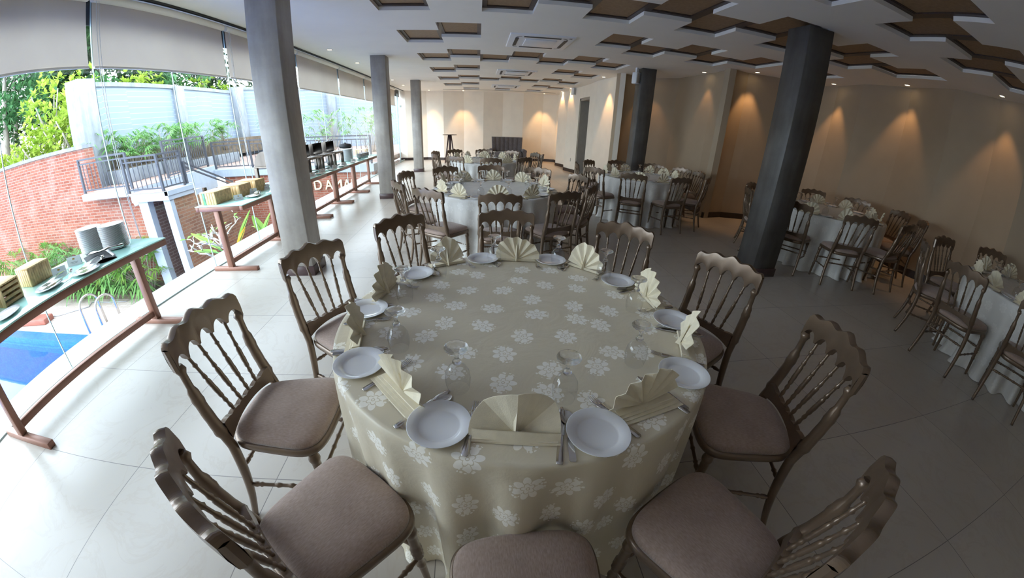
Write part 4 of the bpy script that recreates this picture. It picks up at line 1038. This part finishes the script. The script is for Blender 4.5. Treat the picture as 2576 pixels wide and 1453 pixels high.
CARDS = [(-2.79, 1.845, 1.0, 'white name card nearest the upturned crate, left one of the pair'), (-2.87, 2.045, .75, 'white name card in front of the plate stacks, right one of the pair'),
         (-2.73, 3.985, 1.0, 'white name card in front of the first crate'), (-2.78, 4.37, .7, 'white name card in front of the second crate'), (-2.78, 4.66, .7, 'white name card in front of the third crate'),
         (-2.60, 5.72, .9, 'white name card at the first visible chafing dish leg'), (-2.62, 6.18, .9, 'white name card at the second chafing dish leg'), (-2.61, 6.72, .9, 'white name card at the third chafing dish leg'), (-2.6, 7.2, .9, 'white name card at the fourth chafing dish leg'), (-2.63, 7.86, .9, 'white name card in front of the far plate stack')]
for x, y, a, l in CARDS: card((x, y, ZB + .001), a, l)
for x, y, l in ((-2.585, 5.95, 'between the first two legs'), (-2.575, 6.45, 'between the middle legs'), (-2.575, 6.98, 'with tongs near the last chafing dish'), (-2.57, 7.62, 'near the far plate stack')):
    o = single('serving_plate', me_oval, 'small white rest plate by the chafing dishes ' + l, 'plate', (x, y, ZB + .001), 0, 'serving plates on the buffet'); o.scale = (.6, .8, 1)
# roll-top chafing dishes
def chafer(y, label):
    t = thing('chafing_dish', label, 'chafing dish', (-2.685, y, ZB + .001), 0, 'roll-top chafing dishes'); W, D = .41, .36
    b = MB()
    b.box(-D, 0, 0, W, .225, .262); b.build('water_pan', M['dark_steel'], t, bevel=.006)
    for x in (-.03, -D + .03):
        for yy in (.0, W):
            b = MB(); b.box(x-.030, x+.030, yy-.017, yy+.017, 0, .245); b.build('leg', M['dark_steel'], t, bevel=.010)
    b = MB(); b.box(-.31, -.02, .04, W-.04, .2625, .268); b.build('food_pan_rim', M['steel'], t, bevel=.002, seg=1)
    # roll-top lid pushed back: quarter cylinder shell with closed sides
    def arc(u, rr, yy): a = lerp(.12*PI, .97*PI, u); return (-.195 - .165*math.cos(PI - a)*1.0 if False else -.19 + .16*math.cos(a), yy, .266 + .19*math.sin(a))
    b = MB(); b.grid(lambda u, v: arc(lerp(.42, 1, u), 0, .012 + v*(W-.024)), 18, 3); b.grid(lambda u, v: Vector(arc(lerp(.42, 1, u), 0, .016 + v*(W-.032))) - Vector((0, 0, .006)), 18, 3)
    lid = b.build('roll_lid', M['dark_steel'], t, fixn=False)
    for yy in (.012, W-.012):
        b = MB(); pts = [arc(lerp(.42, 1, k/16), 0, yy) for k in range(17)]; base = [(-.35, yy, .2635), (arc(.42, 0, yy)[0] + .005, yy, .2635)]
        vs = pts + base; b.add(vs + [(x, q + (.004 if yy < .1 else -.004), z) for x, q, z in vs], [tuple(range(19)), tuple(reversed(range(19, 38)))] + [(i, (i+1) % 19, (i+1) % 19 + 19, i + 19) for i in range(19)]); b.build('lid_side', M['dark_steel'], lid)
    b = MB(); p = arc(.42, 0, 0); b.tube([(p[0], .13, p[2]), (p[0]+.02, .13, p[2]+.045), (p[0]+.02, W-.13, p[2]+.045), (p[0], W-.13, p[2])], .008, 8); b.build('lid_handle', M['steel'], lid)
    for yy in (.12, W-.12):
        b = MB(); b.lathe([(0, .0), (.04, .0), (.042, .05), (.03, .06), (0, .06)], 16, (-.18, yy, .012)); b.build('burner', M['black'], t)
    b = MB(); b.box(-.30, -.06, .03, W-.03, .004, .012); b.build('burner_shelf', M['dark_steel'], t)
for y, l in ((4.92, 'steel roll-top chafing dish left of the large column'), (5.43, 'steel roll-top chafing dish just right of the large column, half hidden'), (5.93, 'steel roll-top chafing dish, first whole one right of the column'), (6.47, 'steel roll-top chafing dish, second whole one right of the column'), (7.06, 'steel roll-top chafing dish farthest along, before the plate stack')):
    chafer(y, l)
t = thing('coffee_urn', 'black-lidded round container behind the far plate stack', 'urn', (-2.93, 8.32, ZB + .001))
b = MB(); b.lathe([(0, 0), (.12, 0), (.125, .02), (.125, .27), (0, .27)], 28); b.build('body', M['steel'], t)
b = MB(); b.lathe([(0, .272), (.132, .272), (.135, .30), (.12, .34), (.03, .352), (.02, .37), (0, .372)], 28); b.build('lid', M['black'], t)
t = thing('wooden_riser', 'small orange wooden stand near the far end of the buffet', 'stand', (-2.82, 9.12, ZB + .001))
b = MB(); b.box(-.13, .13, -.10, .10, .15, .165); b.build('shelf', M['pine'], t)
for x in (-.12, .105):
    for y in (-.09, .075): b = MB(); b.box(x, x+.015, y, y+.015, 0, .15); b.build('leg', M['pine'], t)
# ------------------------------------------------------------------ courtyard seen through the glass
ZD = -2.1
b = MB(); b.box(-40, -8.1, 5.55, 8.0, ZD - .1, ZD); b.box(-8.1, -3.47, 5.55, 11.6, ZD - .1, ZD); struct('deck_paving', b, M['paver'])
b = MB(); b.box(-40, -3.47, 5.25, 5.549, ZD - .3, ZD - .01); struct('pool_edge_tiles', b, M['mosaic'])
b = MB(); b.box(-40, -3.47, -14, 5.25, ZD - 1.3, ZD - 1.2); b.box(-40, -3.47, 5.2, 5.26, ZD - 1.2, ZD - .15); b.box(-3.56, -3.47, -14, 5.2, ZD - 1.2, ZD); struct('pool_basin', b, M['mosaic'])
b = MB(); b.add([(-40, -14, ZD - .17), (-3.56, -14, ZD - .17), (-3.56, 5.2, ZD - .17), (-40, 5.2, ZD - .17)], [(0,1,2,3)]); o = b.build('pool_water', M['water'], fixn=False); tag(o, 'bright blue swimming pool water below the windows at left', 'pool water', None, 'stuff')
t = thing('pool_ladder', 'pair of curved steel ladder rails at the pool edge', 'pool ladder', (-8.05, 5.9, ZD))
for dx in (-.05, .43):
    b = MB(); P = []
    for k in range(15):
        a = PI*k/14; P.append((dx, -.16 - .24*math.cos(PI - a)*-1*-1, .55 + .24*math.sin(a)))
    P = [(dx, -.42, -.5)] + [(dx, -.18 - .24*math.cos(a_), .62 + .2*math.sin(a_)) for a_ in [PI*k/12 for k in range(13)]] + [(dx, .06, 0)]
    b.tube(P, .024, 8); b.build('rail', M['steel'], t)
t = thing('parasol_base', 'reddish wooden base with a blue-grey stub at the pool edge', 'parasol base', (-11.0, 5.95, ZD), .15)
b = MB(); b.box(-.55, .75, -.22, .12, 0, .14); b.build('plinth', M['terracotta'], t, bevel=.02); b = MB(); b.box(-.42, .12, -.2, .1, .141, .55); b.build('stub', M['brick_dark'], t, bevel=.04)
b = MB(); b.tube([(-11.2, 6.0, ZD+.012), (-10.2, 6.3, ZD+.012), (-9.6, 6.75, ZD+.012), (-9.75, 7.0, ZD+.012), (-9.1, 7.0, ZD+.012), (-8.6, 7.05, ZD + .012)], .012, 5); o = b.build('garden_hose', M['grey_print']); tag(o, 'thin grey hose lying across the deck pavers', 'hose')
# walls
b = MB(); b.box(-40, -9.62, 8.0, 8.3, ZD, 1.52); struct('wall_brick_left', b, M['brick'])
b = MB(); b.box(-40, -9.60, 7.96, 8.36, 1.521, 1.61); struct('trim_4', b, M['out_conc'])
b = MB(); b.box(-9.62, -7.95, 8.0, 8.3, ZD, .29); struct('wall_brick_middle', b, M['brick'])
b = MB(); b.box(-40, -7.95, 7.2, 7.999, ZD, ZD + .12); struct('planting_bed', b, M['soil'])
t = b = MB(); b.box(-7.72, -7.46, 7.5, 7.66, ZD, .17); b.box(-7.02, -6.84, 7.5, 7.62, ZD, .17); b.box(-7.86, -6.82, 7.46, 8.3, .171, .365); b.box(-6.9, -6.80, 7.46, 8.35, .27, .372); struct('trim_portal', b, M['white_fascia'])
b = MB(); b.box(-7.46, -7.0, 8.9, 9.0, ZD, .17); b.box(-7.5, -7.461, 7.661, 9, ZD, .17); b.box(-7.02, -7.0, 7.62, 9, ZD, .17); struct('wall_passage', b, M['brick_dark'])
b = MB(); b.box(-.02, .02, -.012, .012, 0, .0); 
t = thing('passage_handle', 'dark pull handle on the brick in the passage opening', 'handle', (-7.22, 8.86, -1.45)); b = MB(); b.tube([(-.18, 0, 0), (.18, 0, .02)], .02, 8); b.tube([(-.14, 0, 0), (-.14, .04, 0)], .012, 6); b.tube([(.14, 0, .015), (.14, .04, .015)], .012, 6); b.build('bar', M['iron'], t)
# brown brick stair wall running back from the portal, with white steps on top
prof = [(8.2, .40), (8.36, .40), (8.36, .22), (8.60, .22), (8.60, .06), (8.86, .06), (10.7, -1.3), (10.7, ZD)]
b = MB()
P = [(7.62, ZD), (7.62, .265), (8.2, .265)] + [(y, z - .13) for y, z in prof[1:-1]] + [(10.7, ZD)]
n_ = len(P); b.add([(-6.86, y, z) for y, z in P] + [(-6.99, y, z) for y, z in P], [tuple(range(n_)), tuple(reversed(range(n_, 2*n_)))] + [(i, (i+1) % n_, (i+1) % n_ + n_, i + n_) for i in range(n_)]); struct('wall_stair', b, M['brick_brown'])
b = MB()
for (y, z), (y2, z2) in zip(prof[0:6:2], prof[1:6:2]): b.box(-6.99, -6.855, y, y2 + .04, z - .129, z)
o = b.build('garden_steps', M['white_fascia']); tag(o, 'white rendered steps going down beside the portal', 'steps')
b = MB(); b.box(-6.86, -3.47, 7.3, 7.31, ZD, ZD); 
b = MB(); b.box(-8.2, -3.2, 11.5, 11.75, ZD, .10); struct('wall_sign_brick', b, M['brick'])
b = MB(); b.box(-8.6, -3.2, 11.42, 11.9, .101, .33); struct('trim_5', b, M['white_fascia'])
# terrace slabs and fascia
b = MB(); b.prism([(-9.62, 7.62), (-7.9, 7.62), (-7.9, 8.9), (-8.2, 9.0), (-8.7, 11.9), (-11.5, 11.9), (-11.5, 8.31), (-9.62, 8.31)], .30, .45); struct('terrace_floor_left', b, M['white_fascia'])
b = MB(); b.prism([(-9.6, 7.66), (-7.92, 7.66), (-7.92, 8.9), (-8.3, 9.0), (-8.75, 11.95), (-11.5, 11.95), (-11.5, 8.3), (-9.6, 8.3)], .4505, .462); struct('terrace_tiles_left', b, M['terrace_tile'])
b = MB(); b.box(-12, -3.2, 11.91, 24, .15, .335); struct('terrace_floor_far', b, M['terrace_tile'])
b = MB(); b.prism([(-7.9, 7.45), (-6.9, 7.45), (-6.9, 8.2), (-7.9, 8.2)], .3605, .375); struct('landing_tiles', b, M['terrace_tile'])
# fascia of the upper terrace between the stair and the far wall
b = MB(); b.prism([(-8.0, 8.9), (-7.88, 8.9), (-8.5, 11.5), (-8.62, 11.5)], -.2, .46); struct('trim_6', b, M['white_fascia'])
b = MB(); b.prism([(-8.02, 8.95), (-7.94, 8.95), (-8.52, 11.48), (-8.6, 11.48)], ZD, -.201); struct('wall_brick_inner', b, M['brick_brown'])
# sign letters
def text_mesh(txt, size, depth):
    cu = bpy.data.curves.new('txt', 'FONT'); cu.body = txt; cu.size = size; cu.extrude = depth; cu.bevel_depth = .004
    ob = bpy.data.objects.new('txt', cu); C.objects.link(ob); dg = bpy.context.evaluated_depsgraph_get(); me = bpy.data.meshes.new_from_object(ob.evaluated_get(dg)); bpy.data.objects.remove(ob); return me
t = thing('wall_sign', 'cream raised letters ND AMAN on the red brick wall', 'sign', (0, 11.44, -.42))
for ch, x, w in (('N', -5.52, .27), ('D', -5.17, .25), ('A', -4.82, .26), ('M', -4.57, .31), ('A', -4.235, .27), ('N', -3.95, .27)):
    me = text_mesh(ch, .42, .02); me.materials.clear(); me.materials.append(M['letter'])
    xs_ = [v.co.x for v in me.vertices]; zs_ = [v.co.y for v in me.vertices]; sx = w/(max(xs_)-min(xs_)); sz = .30/(max(zs_)-min(zs_))
    for v in me.vertices: v.co = ((v.co.x - min(xs_))*sx, -v.co.z, (v.co.y - min(zs_))*sz)
    o = bpy.data.objects.new('letter', me); C.objects.link(o); o.location = (x, 0, 0); o.parent = t; o['label'] = 'letter ' + ch
# grey clad wall with concrete posts
gw = [(-10.45, 8.6), (-11.0, 13.6), (-11.5, 18.0), (-9.1, 20.5), (-2.5, 22.5)]
for k, ((xa, ya), (xb, yb)) in enumerate(zip(gw, gw[1:])):
    d = Vector((xb-xa, yb-ya, 0)); Ln = d.length; zt = 3.12 if k < 2 else 3.3
    b = MB(); b.box(0, Ln, 0, .15, .3, zt); o = struct('wall_grey_%d' % (k+1), b, M['panel'], loc=(xa, ya, 0), rz=math.atan2(d.y, d.x))
    b = MB(); b.box(-.02, Ln, -.06, .2, zt + .001, zt + .13); struct('trim_%d' % (7+k), b, M['out_conc'], loc=(xa, ya, 0), rz=math.atan2(d.y, d.x))
def post(x0, x1, y0, y1, z1, label, m=None):
    b = MB(); b.box(x0, x1, y0, y1, .3, z1); o = b.build('concrete_post', m or M['out_conc'], bevel=.01, seg=1); tag(o, label, 'post', 'concrete posts of the grey wall')
post(-10.42, -9.9, 8.36, 8.95, 3.25, 'broad weathered concrete post at the left end of the grey wall')
post(-11.15, -10.8, 13.3, 13.75, 3.2, 'slim concrete post in the middle of the grey wall')
post(-11.5, -11.05, 17.6, 18.1, 3.4, 'concrete post at the bend of the grey wall')
post(-8.0, -7.6, 20.55, 20.95, 3.4, 'concrete post of the far grey wall, right of the large column')
# railings: posts, rails and balusters are parts
def railing(pts, z0, h, label, nb):
    t = thing('iron_railing', label, 'railing', (pts[0][0], pts[0][1], z0), 0, 'charcoal terrace railings'); o0 = Vector((pts[0][0], pts[0][1], 0))
    P = [Vector((x, y, 0)) - o0 for x, y in pts]
    for p in P: b = MB(); b.box(p.x-.025, p.x+.025, p.y-.025, p.y+.025, 0, h); b.build('post', M['iron'], t)
    for a, c in zip(P, P[1:]):
        for z, w in ((h-.015, .04), (h-.12, .03), (.07, .03)): b = MB(); b.bar(a + Vector((0,0,z)), c + Vector((0,0,z)), w, w, 0); b.build('rail', M['iron'], t)
        n = max(2, int((c-a).length/nb))
        for i in range(1, n):
            p = a.lerp(c, i/n); b = MB(); b.box(p.x-.007, p.x+.007, p.y-.007, p.y+.007, .08, h-.13); b.build('baluster', M['iron'], t)
railing([(-9.55, 7.70), (-7.98, 7.70)], .462, .82, 'charcoal railing on the left terrace beside the brick wall', .13)
railing([(-7.9, 7.5), (-6.93, 7.5), (-6.93, 8.2)], .376, .80, 'charcoal railing above the portal opening', .13)
railing([(-8.05, 9.0), (-8.42, 10.4), (-8.66, 11.45)], .462, .95, 'charcoal railing on the upper terrace behind the steps', .13)
railing([(-8.5, 11.6), (-7.2, 11.6), (-5.9, 11.6), (-4.6, 11.6), (-3.3, 11.6)], .336, .85, 'charcoal railing above the brick sign wall', .14)
t = thing('stair_handrail', 'charcoal sloping handrail of the garden steps', 'handrail', (-6.9, 8.25, .4))
for z in (.50, .40): b = MB(); b.bar((0, 0, z), (0, 1.7, z - .75), .035, .035); b.build('rail', M['iron'], t)
b = MB(); b.box(-.02, .02, -.02, .02, 0, .52); b.build('post', M['iron'], t); b = MB(); b.box(-.02, .02, 1.68, 1.72, -.95, -.22); b.build('post', M['iron'], t)
# planters
def planter(x, y, rz, w, h, label):
    t = thing('concrete_planter', label, 'planter', (x, y, .463), rz, 'grey concrete planters'); t.location.z = .463 if y < 11.9 else .336; b = MB(); b.box(-w/2, w/2, -.22, .22, 0, h); b.build('box', M['out_conc'], t, bevel=.012); b = MB(); b.box(-w/2+.04, w/2-.04, -.18, .18, h+.001, h+.02); b.build('soil', M['soil'], t)
# plants
def leaf(b, base, d, L_, w, up=Vector((0,0,1)), bend=.25, mi=0):
    d = d.normalized(); s = d.cross(up)
    if s.length < .01: s = Vector((1, 0, 0))
    s.normalize(); n = s.cross(d)
    p0 = base; p1 = base + d*L_*.45 + n*L_*.05; p2 = base + d*L_ - n*L_*bend*.5 - Vector((0,0,L_*bend*.5))
    b.add([p0, p1 + s*w/2, p2, p1 - s*w/2], [(0,1,2,3)], mi, True)
def rdir(zmin=-1, zmax=1):
    a = rnd.uniform(0, 2*PI); z = rnd.uniform(zmin, zmax); r = math.sqrt(max(0, 1-z*z)); return Vector((r*math.cos(a), r*math.sin(a), z))
def fan_palm(loc, h, n, spread, label, group, mat='palm', leaflet=.28):
    t = thing('fan_palm', label, 'palm', loc, 0, group); b = MB(); s = MB()
    for k in range(n):
        a = rnd.uniform(0, 2*PI); r = spread*math.sqrt(rnd.random())*.5; z = h*rnd.uniform(.35, 1); base = Vector((r*math.cos(a)*.4, r*math.sin(a)*.4, 0)); tip = Vector((r*1.6*math.cos(a), r*1.6*math.sin(a), z))
        s.tube([base, base.lerp(tip, .6) + Vector((0,0,.05)), tip], [.008, .006, .004], 4)
        d = (tip - base).normalized() + Vector((math.cos(a), math.sin(a), 0))*.6; d.normalize(); sd = d.cross(Vector((0,0,1))).normalized()
        for j in range(9):
            q = (j-4)/4*1.25; dd = d*math.cos(q) + sd*math.sin(q) + Vector((0,0,-.1 - .1*abs(q))); leaf(b, tip, dd, leaflet*rnd.uniform(.8, 1.1), leaflet*.11, Vector((0,0,1)), .45)
    b.build('fronds', M[mat], t, fixn=False); s.build('stems', M['bark'], t)
PG = [(-10.0, 9.05, 1.0, 'leftmost beside the concrete post'), (-9.55, 9.45, .75, 'second from the concrete post'), (-9.55, 9.95, .85, 'third from the concrete post'), (-9.45, 10.5, 1.0, 'fourth from the concrete post'), (-9.4, 11.1, 1.0, 'fifth from the concrete post'), (-9.5, 11.8, .95, 'sixth from the concrete post'), (-9.6, 12.7, 1.05, 'seventh from the concrete post'), (-9.6, 13.9, 1.1, 'by the large column')]
for x, y, h, l in PG: fan_palm((x, y, .80), h*1.0, 34, .62, 'green fan palm on the terrace, ' + l, 'fan palms on the terrace', 'fern', .34)
for i, (x, y, rz, w, l) in enumerate(((-9.55, 9.0, .0, .85, 'leftmost, beside the concrete post'), (-9.42, 9.72, 1.5, .8, 'second from the left'), (-9.4, 10.8, 1.55, 1.1, 'third from the left'), (-9.45, 12.1, 1.6, 1.2, 'fourth from the left'), (-9.55, 13.6, 1.6, 1.4, 'fifth from the left'))):
    planter(x, y, rz, w, .36, 'long grey concrete planter on the terrace, ' + l)
for x, y, l in ((-8.0, 15.5, 'just right of the large column'), (-6.4, 16.2, 'above the second chafing dish'), (-4.6, 16.5, 'left of the middle column')):
    fan_palm((x, y, .336), 1.75, 40, 1.1, 'large pale green palm on the far terrace, ' + l, 'fan palms on the far terrace', 'fern', .42)
for i, (x, y, h) in enumerate(((-13.5, 7.55, 1.25), (-12.5, 7.5, 1.0), (-11.7, 7.55, 1.3), (-10.7, 7.6, 1.3), (-9.9, 7.55, .95), (-8.9, 7.6, 1.25), (-8.2, 7.5, 1.35))):
    fan_palm((x, y, ZD + .12), h*.92, 42, .75, 'bushy fan palm at the foot of the brick wall, %s from the left' % ORD[i], 'fan palms at the brick wall', ['palm', 'fern'][i % 2], .40)
# low arching ferns along the bed
for i, x in enumerate([-11.0, -10.5, -10.0, -9.55, -9.1, -8.65, -8.25]):
    t = thing('fern', 'low arching green fern spilling over the bed edge, %s from the left' % ORD[i], 'fern', (x, 7.32, ZD + .12), 0, 'ferns along the planting bed'); b = MB()
    for k in range(46):
        a = rnd.uniform(0, 2*PI); r = rnd.uniform(0, .18); p = Vector((r*math.cos(a), r*math.sin(a), .25*rnd.random())); leaf(b, p, Vector((math.cos(a), math.sin(a) - .4, rnd.uniform(.3, 1.1))), rnd.uniform(.3, .48), .055, bend=.9)
    b.build('fronds', M['fern'], t, fixn=False)
# bare plumeria with banana-like leaves in front of the stair wall
def branch(b, tips, p, d, L_, r, depth):
    q = p + d*L_; mid = p.lerp(q, .5) + Vector((rnd.uniform(-.03, .03), rnd.uniform(-.03, .03), .03)); b.tube([p, mid, q], [r, r*.9, r*.8], 6)
    if depth == 0: tips.append((q, d)); return
    for k in range(rnd.choice((2, 2, 3))):
        e = (d + rdir(-.3, .6)*.85); e.normalize(); branch(b, tips, q, e, L_*rnd.uniform(.6, .85), r*.72, depth-1)
for i, (x, y, lab, s) in enumerate(((-5.15, 6.75, 'bare white-branched plumeria with few leaves, left of the large column', 1.0), (-4.45, 7.0, 'bare white-branched plumeria nearest the large column', .85))):
    t = thing('plumeria', lab, 'tree', (x, y, ZD + .001)); b = MB(); tips = []
    p = Vector((0, 0, 0)); q = Vector((.06, 0, .95*s)); b.tube([p, p.lerp(q, .5) + Vector((.03, 0, 0)), q], [.06, .05, .042], 8)
    for k in range(4):
        a = 2*PI*k/4 + .6; branch(b, tips, q, Vector((math.cos(a)*.85, math.sin(a)*.5, .62)).normalized(), .42*s, .026, 3)
    b.build('branches', M['plumeria'], t); lf = MB()
    for q, d in tips[::7]:
        for k in range(2): leaf(lf, q, rdir(.0, .6), .16, .06)
    lf.build('leaves', M['banana'], t, fixn=False)
def big_leaf(loc, d, L_, w, label, mat, bend=.35):
    t = thing('banana_plant', label, 'banana plant', loc); d = Vector(d).normalized(); sd = d.cross(Vector((0,0,1))); sd = sd.normalized() if sd.length > .05 else Vector((1,0,0))
    ctr = lambda u: d*L_*u + Vector((0, 0, -bend*L_*u*u)) 
    b = MB(); b.grid(lambda u, v: ctr(.18 + .82*u) + sd*((v-.5)*w*math.sin(PI*min(.98, max(.03, u**.8)))**.7) + Vector((0, 0, .10*w*abs(2*v-1))), 16, 4); b.build('leaf', M[mat], t, fixn=False)
    b = MB(); b.tube([(0, 0, ZD - loc[2])] + [ctr(u) for u in (0, .2, .4, .6, .8, .97)], [.03, .024, .018, .013, .010, .007, .004], 6); b.build('stalk', M['fern'], t)
big_leaf((-4.98, 6.5, -.78), (-.66, 0, .52), .88, .20, 'long yellow-green banana leaf reaching left in front of the stair wall', 'bright_leaf', .12)
big_leaf((-4.84, 6.6, -.72), (.40, .05, .72), .95, .22, 'broad upright banana leaf between the plumeria branches', 'banana', .08)
big_leaf((-4.76, 6.5, -.70), (.30, 0, .50), .60, .19, 'orange-yellow dying banana leaf', 'banana_old', .1)
big_leaf((-4.98, 6.35, -.70), (-.6, 0, .10), .62, .20, 'low green banana leaf near the glass', 'banana', .1)
big_leaf((-4.35, 6.6, -.72), (.30, .05, .62), .85, .32, 'wide green banana leaf beside the large column', 'banana', .1)
big_leaf((-4.20, 6.8, -.70), (-.22, 0, .60), .74, .30, 'wide green banana leaf left of the large column base', 'banana', .15)
big_leaf((-4.05, 6.5, -.75), (.18, .05, .42), .60, .30, 'dark green banana leaf low beside the large column', 'mid_leaf', .15)
big_leaf((-3.95, 7.6, -1.0), (.22, .1, .62), .80, .30, 'green banana leaf seen right of the large column', 'banana', .15)
b = MB(); b.box(-6.0, -3.5, 6.2, 8.6, ZD + .0005, ZD + .05); struct('planting_bed_right', b, M['soil'])
for i, (x, y) in enumerate(((-5.5, 6.5), (-4.7, 6.7), (-4.2, 6.5), (-5.0, 7.4), (-4.3, 7.5))):
    t = thing('leafy_shrub', 'low green shrub below the plumeria, %s from the left' % ['first', 'third', 'fifth', 'second', 'fourth'][i], 'shrub', (x, y, ZD + .05), 0, 'low shrubs below the plumeria'); b = MB()
    for k in range(90): p = rdir(0, 1)*rnd.uniform(.1, .42); p.z *= 1.5; leaf(b, p, rdir(-.2, .9), rnd.uniform(.1, .2), .08)
    b.build('leaves', M['mid_leaf'], t, fixn=False)
# security camera under the slab
t = thing('security_camera', 'small white security camera under the terrace slab', 'camera', (-7.98, 7.93, .12)); b = MB(); b.tube([(0, 0, 0), (-.16, -.16, -.05)], .045, 10); b.build('body', M['white_plastic'], t); b = MB(); b.tube([(0, .05, .02), (0, 0, 0)], .03, 8); b.build('bracket', M['white_plastic'], t)
# ground behind and trees
b = MB(); b.box(-60, -10.5, 8.35, 60, .5, 1.15); struct('garden_ground', b, M['soil'])
b = MB(); b.box(-60, 4, 22.9, 60, .2, 1.1); struct('garden_ground_far', b, M['soil'])
def shrub(loc, rx, rz, n, size, mat, label, group, trunk=True, rosette=True):
    t = thing('leafy_shrub', label, 'shrub', loc, 0, group); b = MB(); s = MB()
    for k in range(n):
        p = rdir(-.5, 1); p = Vector((p.x*rx, p.y*rx, rz + p.z*rz))*1.0; p *= rnd.uniform(.75, 1.0)
        if rosette:
            up = (p - Vector((0, 0, rz*.5))).normalized()
            for j in range(7): leaf(b, p, (rdir() + up*.7), size*rnd.uniform(.7, 1.1), size*.45, bend=.1)
        else: leaf(b, p, rdir(-.6, .6), size*rnd.uniform(.7, 1.2), size*.55, bend=.3)
    b.build('foliage', M[mat], t, fixn=False)
    if trunk:
        for k in range(3): a = 2.1*k; s.tube([(0, 0, 0), (rx*.3*math.cos(a), rx*.3*math.sin(a), rz*.9), (rx*.6*math.cos(a), rx*.6*math.sin(a), rz*1.5)], [.05, .035, .02], 6)
        s.build('stems', M['bark'], t)
i = 0
for x, y, rx, rz_ in ((-16.5, 9.4, .75, .55), (-15.0, 9.5, .8, .6), (-13.6, 9.3, .8, .75), (-12.4, 9.5, .8, .85), (-11.4, 9.2, .7, .95), (-12.6, 10.4, .8, 1.3)):
    shrub((x, y, 1.0), rx, rz_, 70, .24, 'bright_leaf', 'bright yellow-green shrub above the brick wall, %s from the left' % ORD[i], 'shrubs above the brick wall'); i += 1
i = 0
for y in (9.8, 11.2, 12.5, 13.8, 15.0, 16.4, 17.8, 19.4):
    shrub((-13.0 - .06*(y-9) + rnd.uniform(-.2, .2), y, 1.15), .95, 1.55, 95, .27, 'bright_leaf' if i % 3 != 2 else 'mid_leaf', 'yellow-green shrub rising above the grey wall, %s from the left' % ORD[i], 'shrubs above the grey wall'); i += 1
def tree(loc, h, r, n, size, mat, label, tr=.16, z0=.25):
    t = thing('tree', label, 'tree', loc, 0, 'trees behind the walls'); b = MB(); s = MB()
    lean = rnd.uniform(-.6, .6); s.tube([(0, 0, 0), (lean*.2, 0, h*.4), (lean, 0, h*.95)], [tr, tr*.8, tr*.3], 8); s.build('trunk', M['bark'], t)
    blobs = [(Vector((lean + rnd.uniform(-r, r)*.8, rnd.uniform(-r, r)*.8, h*rnd.uniform(z0, 1))), r*rnd.uniform(.35, .6)) for k in range(9)]
    for k in range(n):
        c, q = rnd.choice(blobs); p = c + rdir()*q*rnd.uniform(.5, 1); leaf(b, p, rdir(-.8, .4), size*rnd.uniform(.6, 1.2), size*.5, bend=.3)
    b.build('foliage', M[mat], t, fixn=False)
TRE = [(-19, 11.5, 7, 1.6, 'mid_leaf'), (-16.6, 12.0, 6.5, 1.5, 'mid_leaf'), (-22, 14, 9, 2.2, 'dark_leaf'), (-18.5, 15, 9, 2.2, 'dark_leaf'), (-15.5, 14.5, 8.5, 2.0, 'dark_leaf'), (-27, 17, 11, 3.0, 'dark_leaf'), (-23.5, 19, 11, 3.0, 'dark_leaf'), (-20, 20, 11, 2.8, 'dark_leaf'), (-17, 19, 10, 2.6, 'dark_leaf'), (-15.6, 17.2, 9, 2.3, 'mid_leaf'), (-14.8, 20.5, 9, 2.5, 'dark_leaf'), (-16.5, 23.5, 10, 2.8, 'dark_leaf'), (-14.5, 25.5, 10, 2.6, 'dark_leaf'), (-31, 23, 13, 3.5, 'dark_leaf'), (-25, 26, 13, 3.5, 'dark_leaf')]
for i, (x, y, h, r, m) in enumerate(sorted(TRE)):
    tree((x, y, 1.1), h, r, 1500, .42 if m == 'dark_leaf' else .34, m, 'tall %s tree behind the garden walls, %s from the left' % ('dark leafy' if m == 'dark_leaf' else 'mid-green', ORD[i] if i < 14 else 'last'), .14 + .01*(i % 4))
# ------------------------------------------------------------------ daylight
w = bpy.data.worlds.new('overcast_sky'); sc.world = w; w.use_nodes = True; nt = w.node_tree; bg = nt.nodes['Background']
tc = N(nt, 'ShaderNodeTexCoord'); sx = N(nt, 'ShaderNodeSeparateXYZ'); L(nt, tc.outputs['Generated'], sx.inputs[0])
rp = ramp(nt, [(.0, (.42, .50, .56)), (.5, (.76, .88, 1.0)), (1, (.36, .43, .50))]); mr = N(nt, 'ShaderNodeMapRange'); mr.inputs['From Min'].default_value = -.2; mr.inputs['From Max'].default_value = 1; L(nt, sx.outputs[2], mr.inputs[0]); L(nt, mr.outputs[0], rp.inputs[0]); L(nt, rp.outputs[0], bg.inputs[0])
bg.inputs[1].default_value = 6.2
for (y0, y1) in ((-.16, 6.0), (6.0, 15.9)):
    pl = bpy.data.lights.new('window_portal', 'AREA'); po = bpy.data.objects.new('window_portal', pl); C.objects.link(po)
    pl.shape = 'RECTANGLE'; pl.size = y1 - y0; pl.size_y = 2.75; po.location = (-3.10, (y0+y1)/2, 1.38); 
    po.rotation_euler = Matrix(((0, 0, -1), (1, 0, 0), (0, -1, 0))).to_euler()
    pl.cycles.is_portal = True
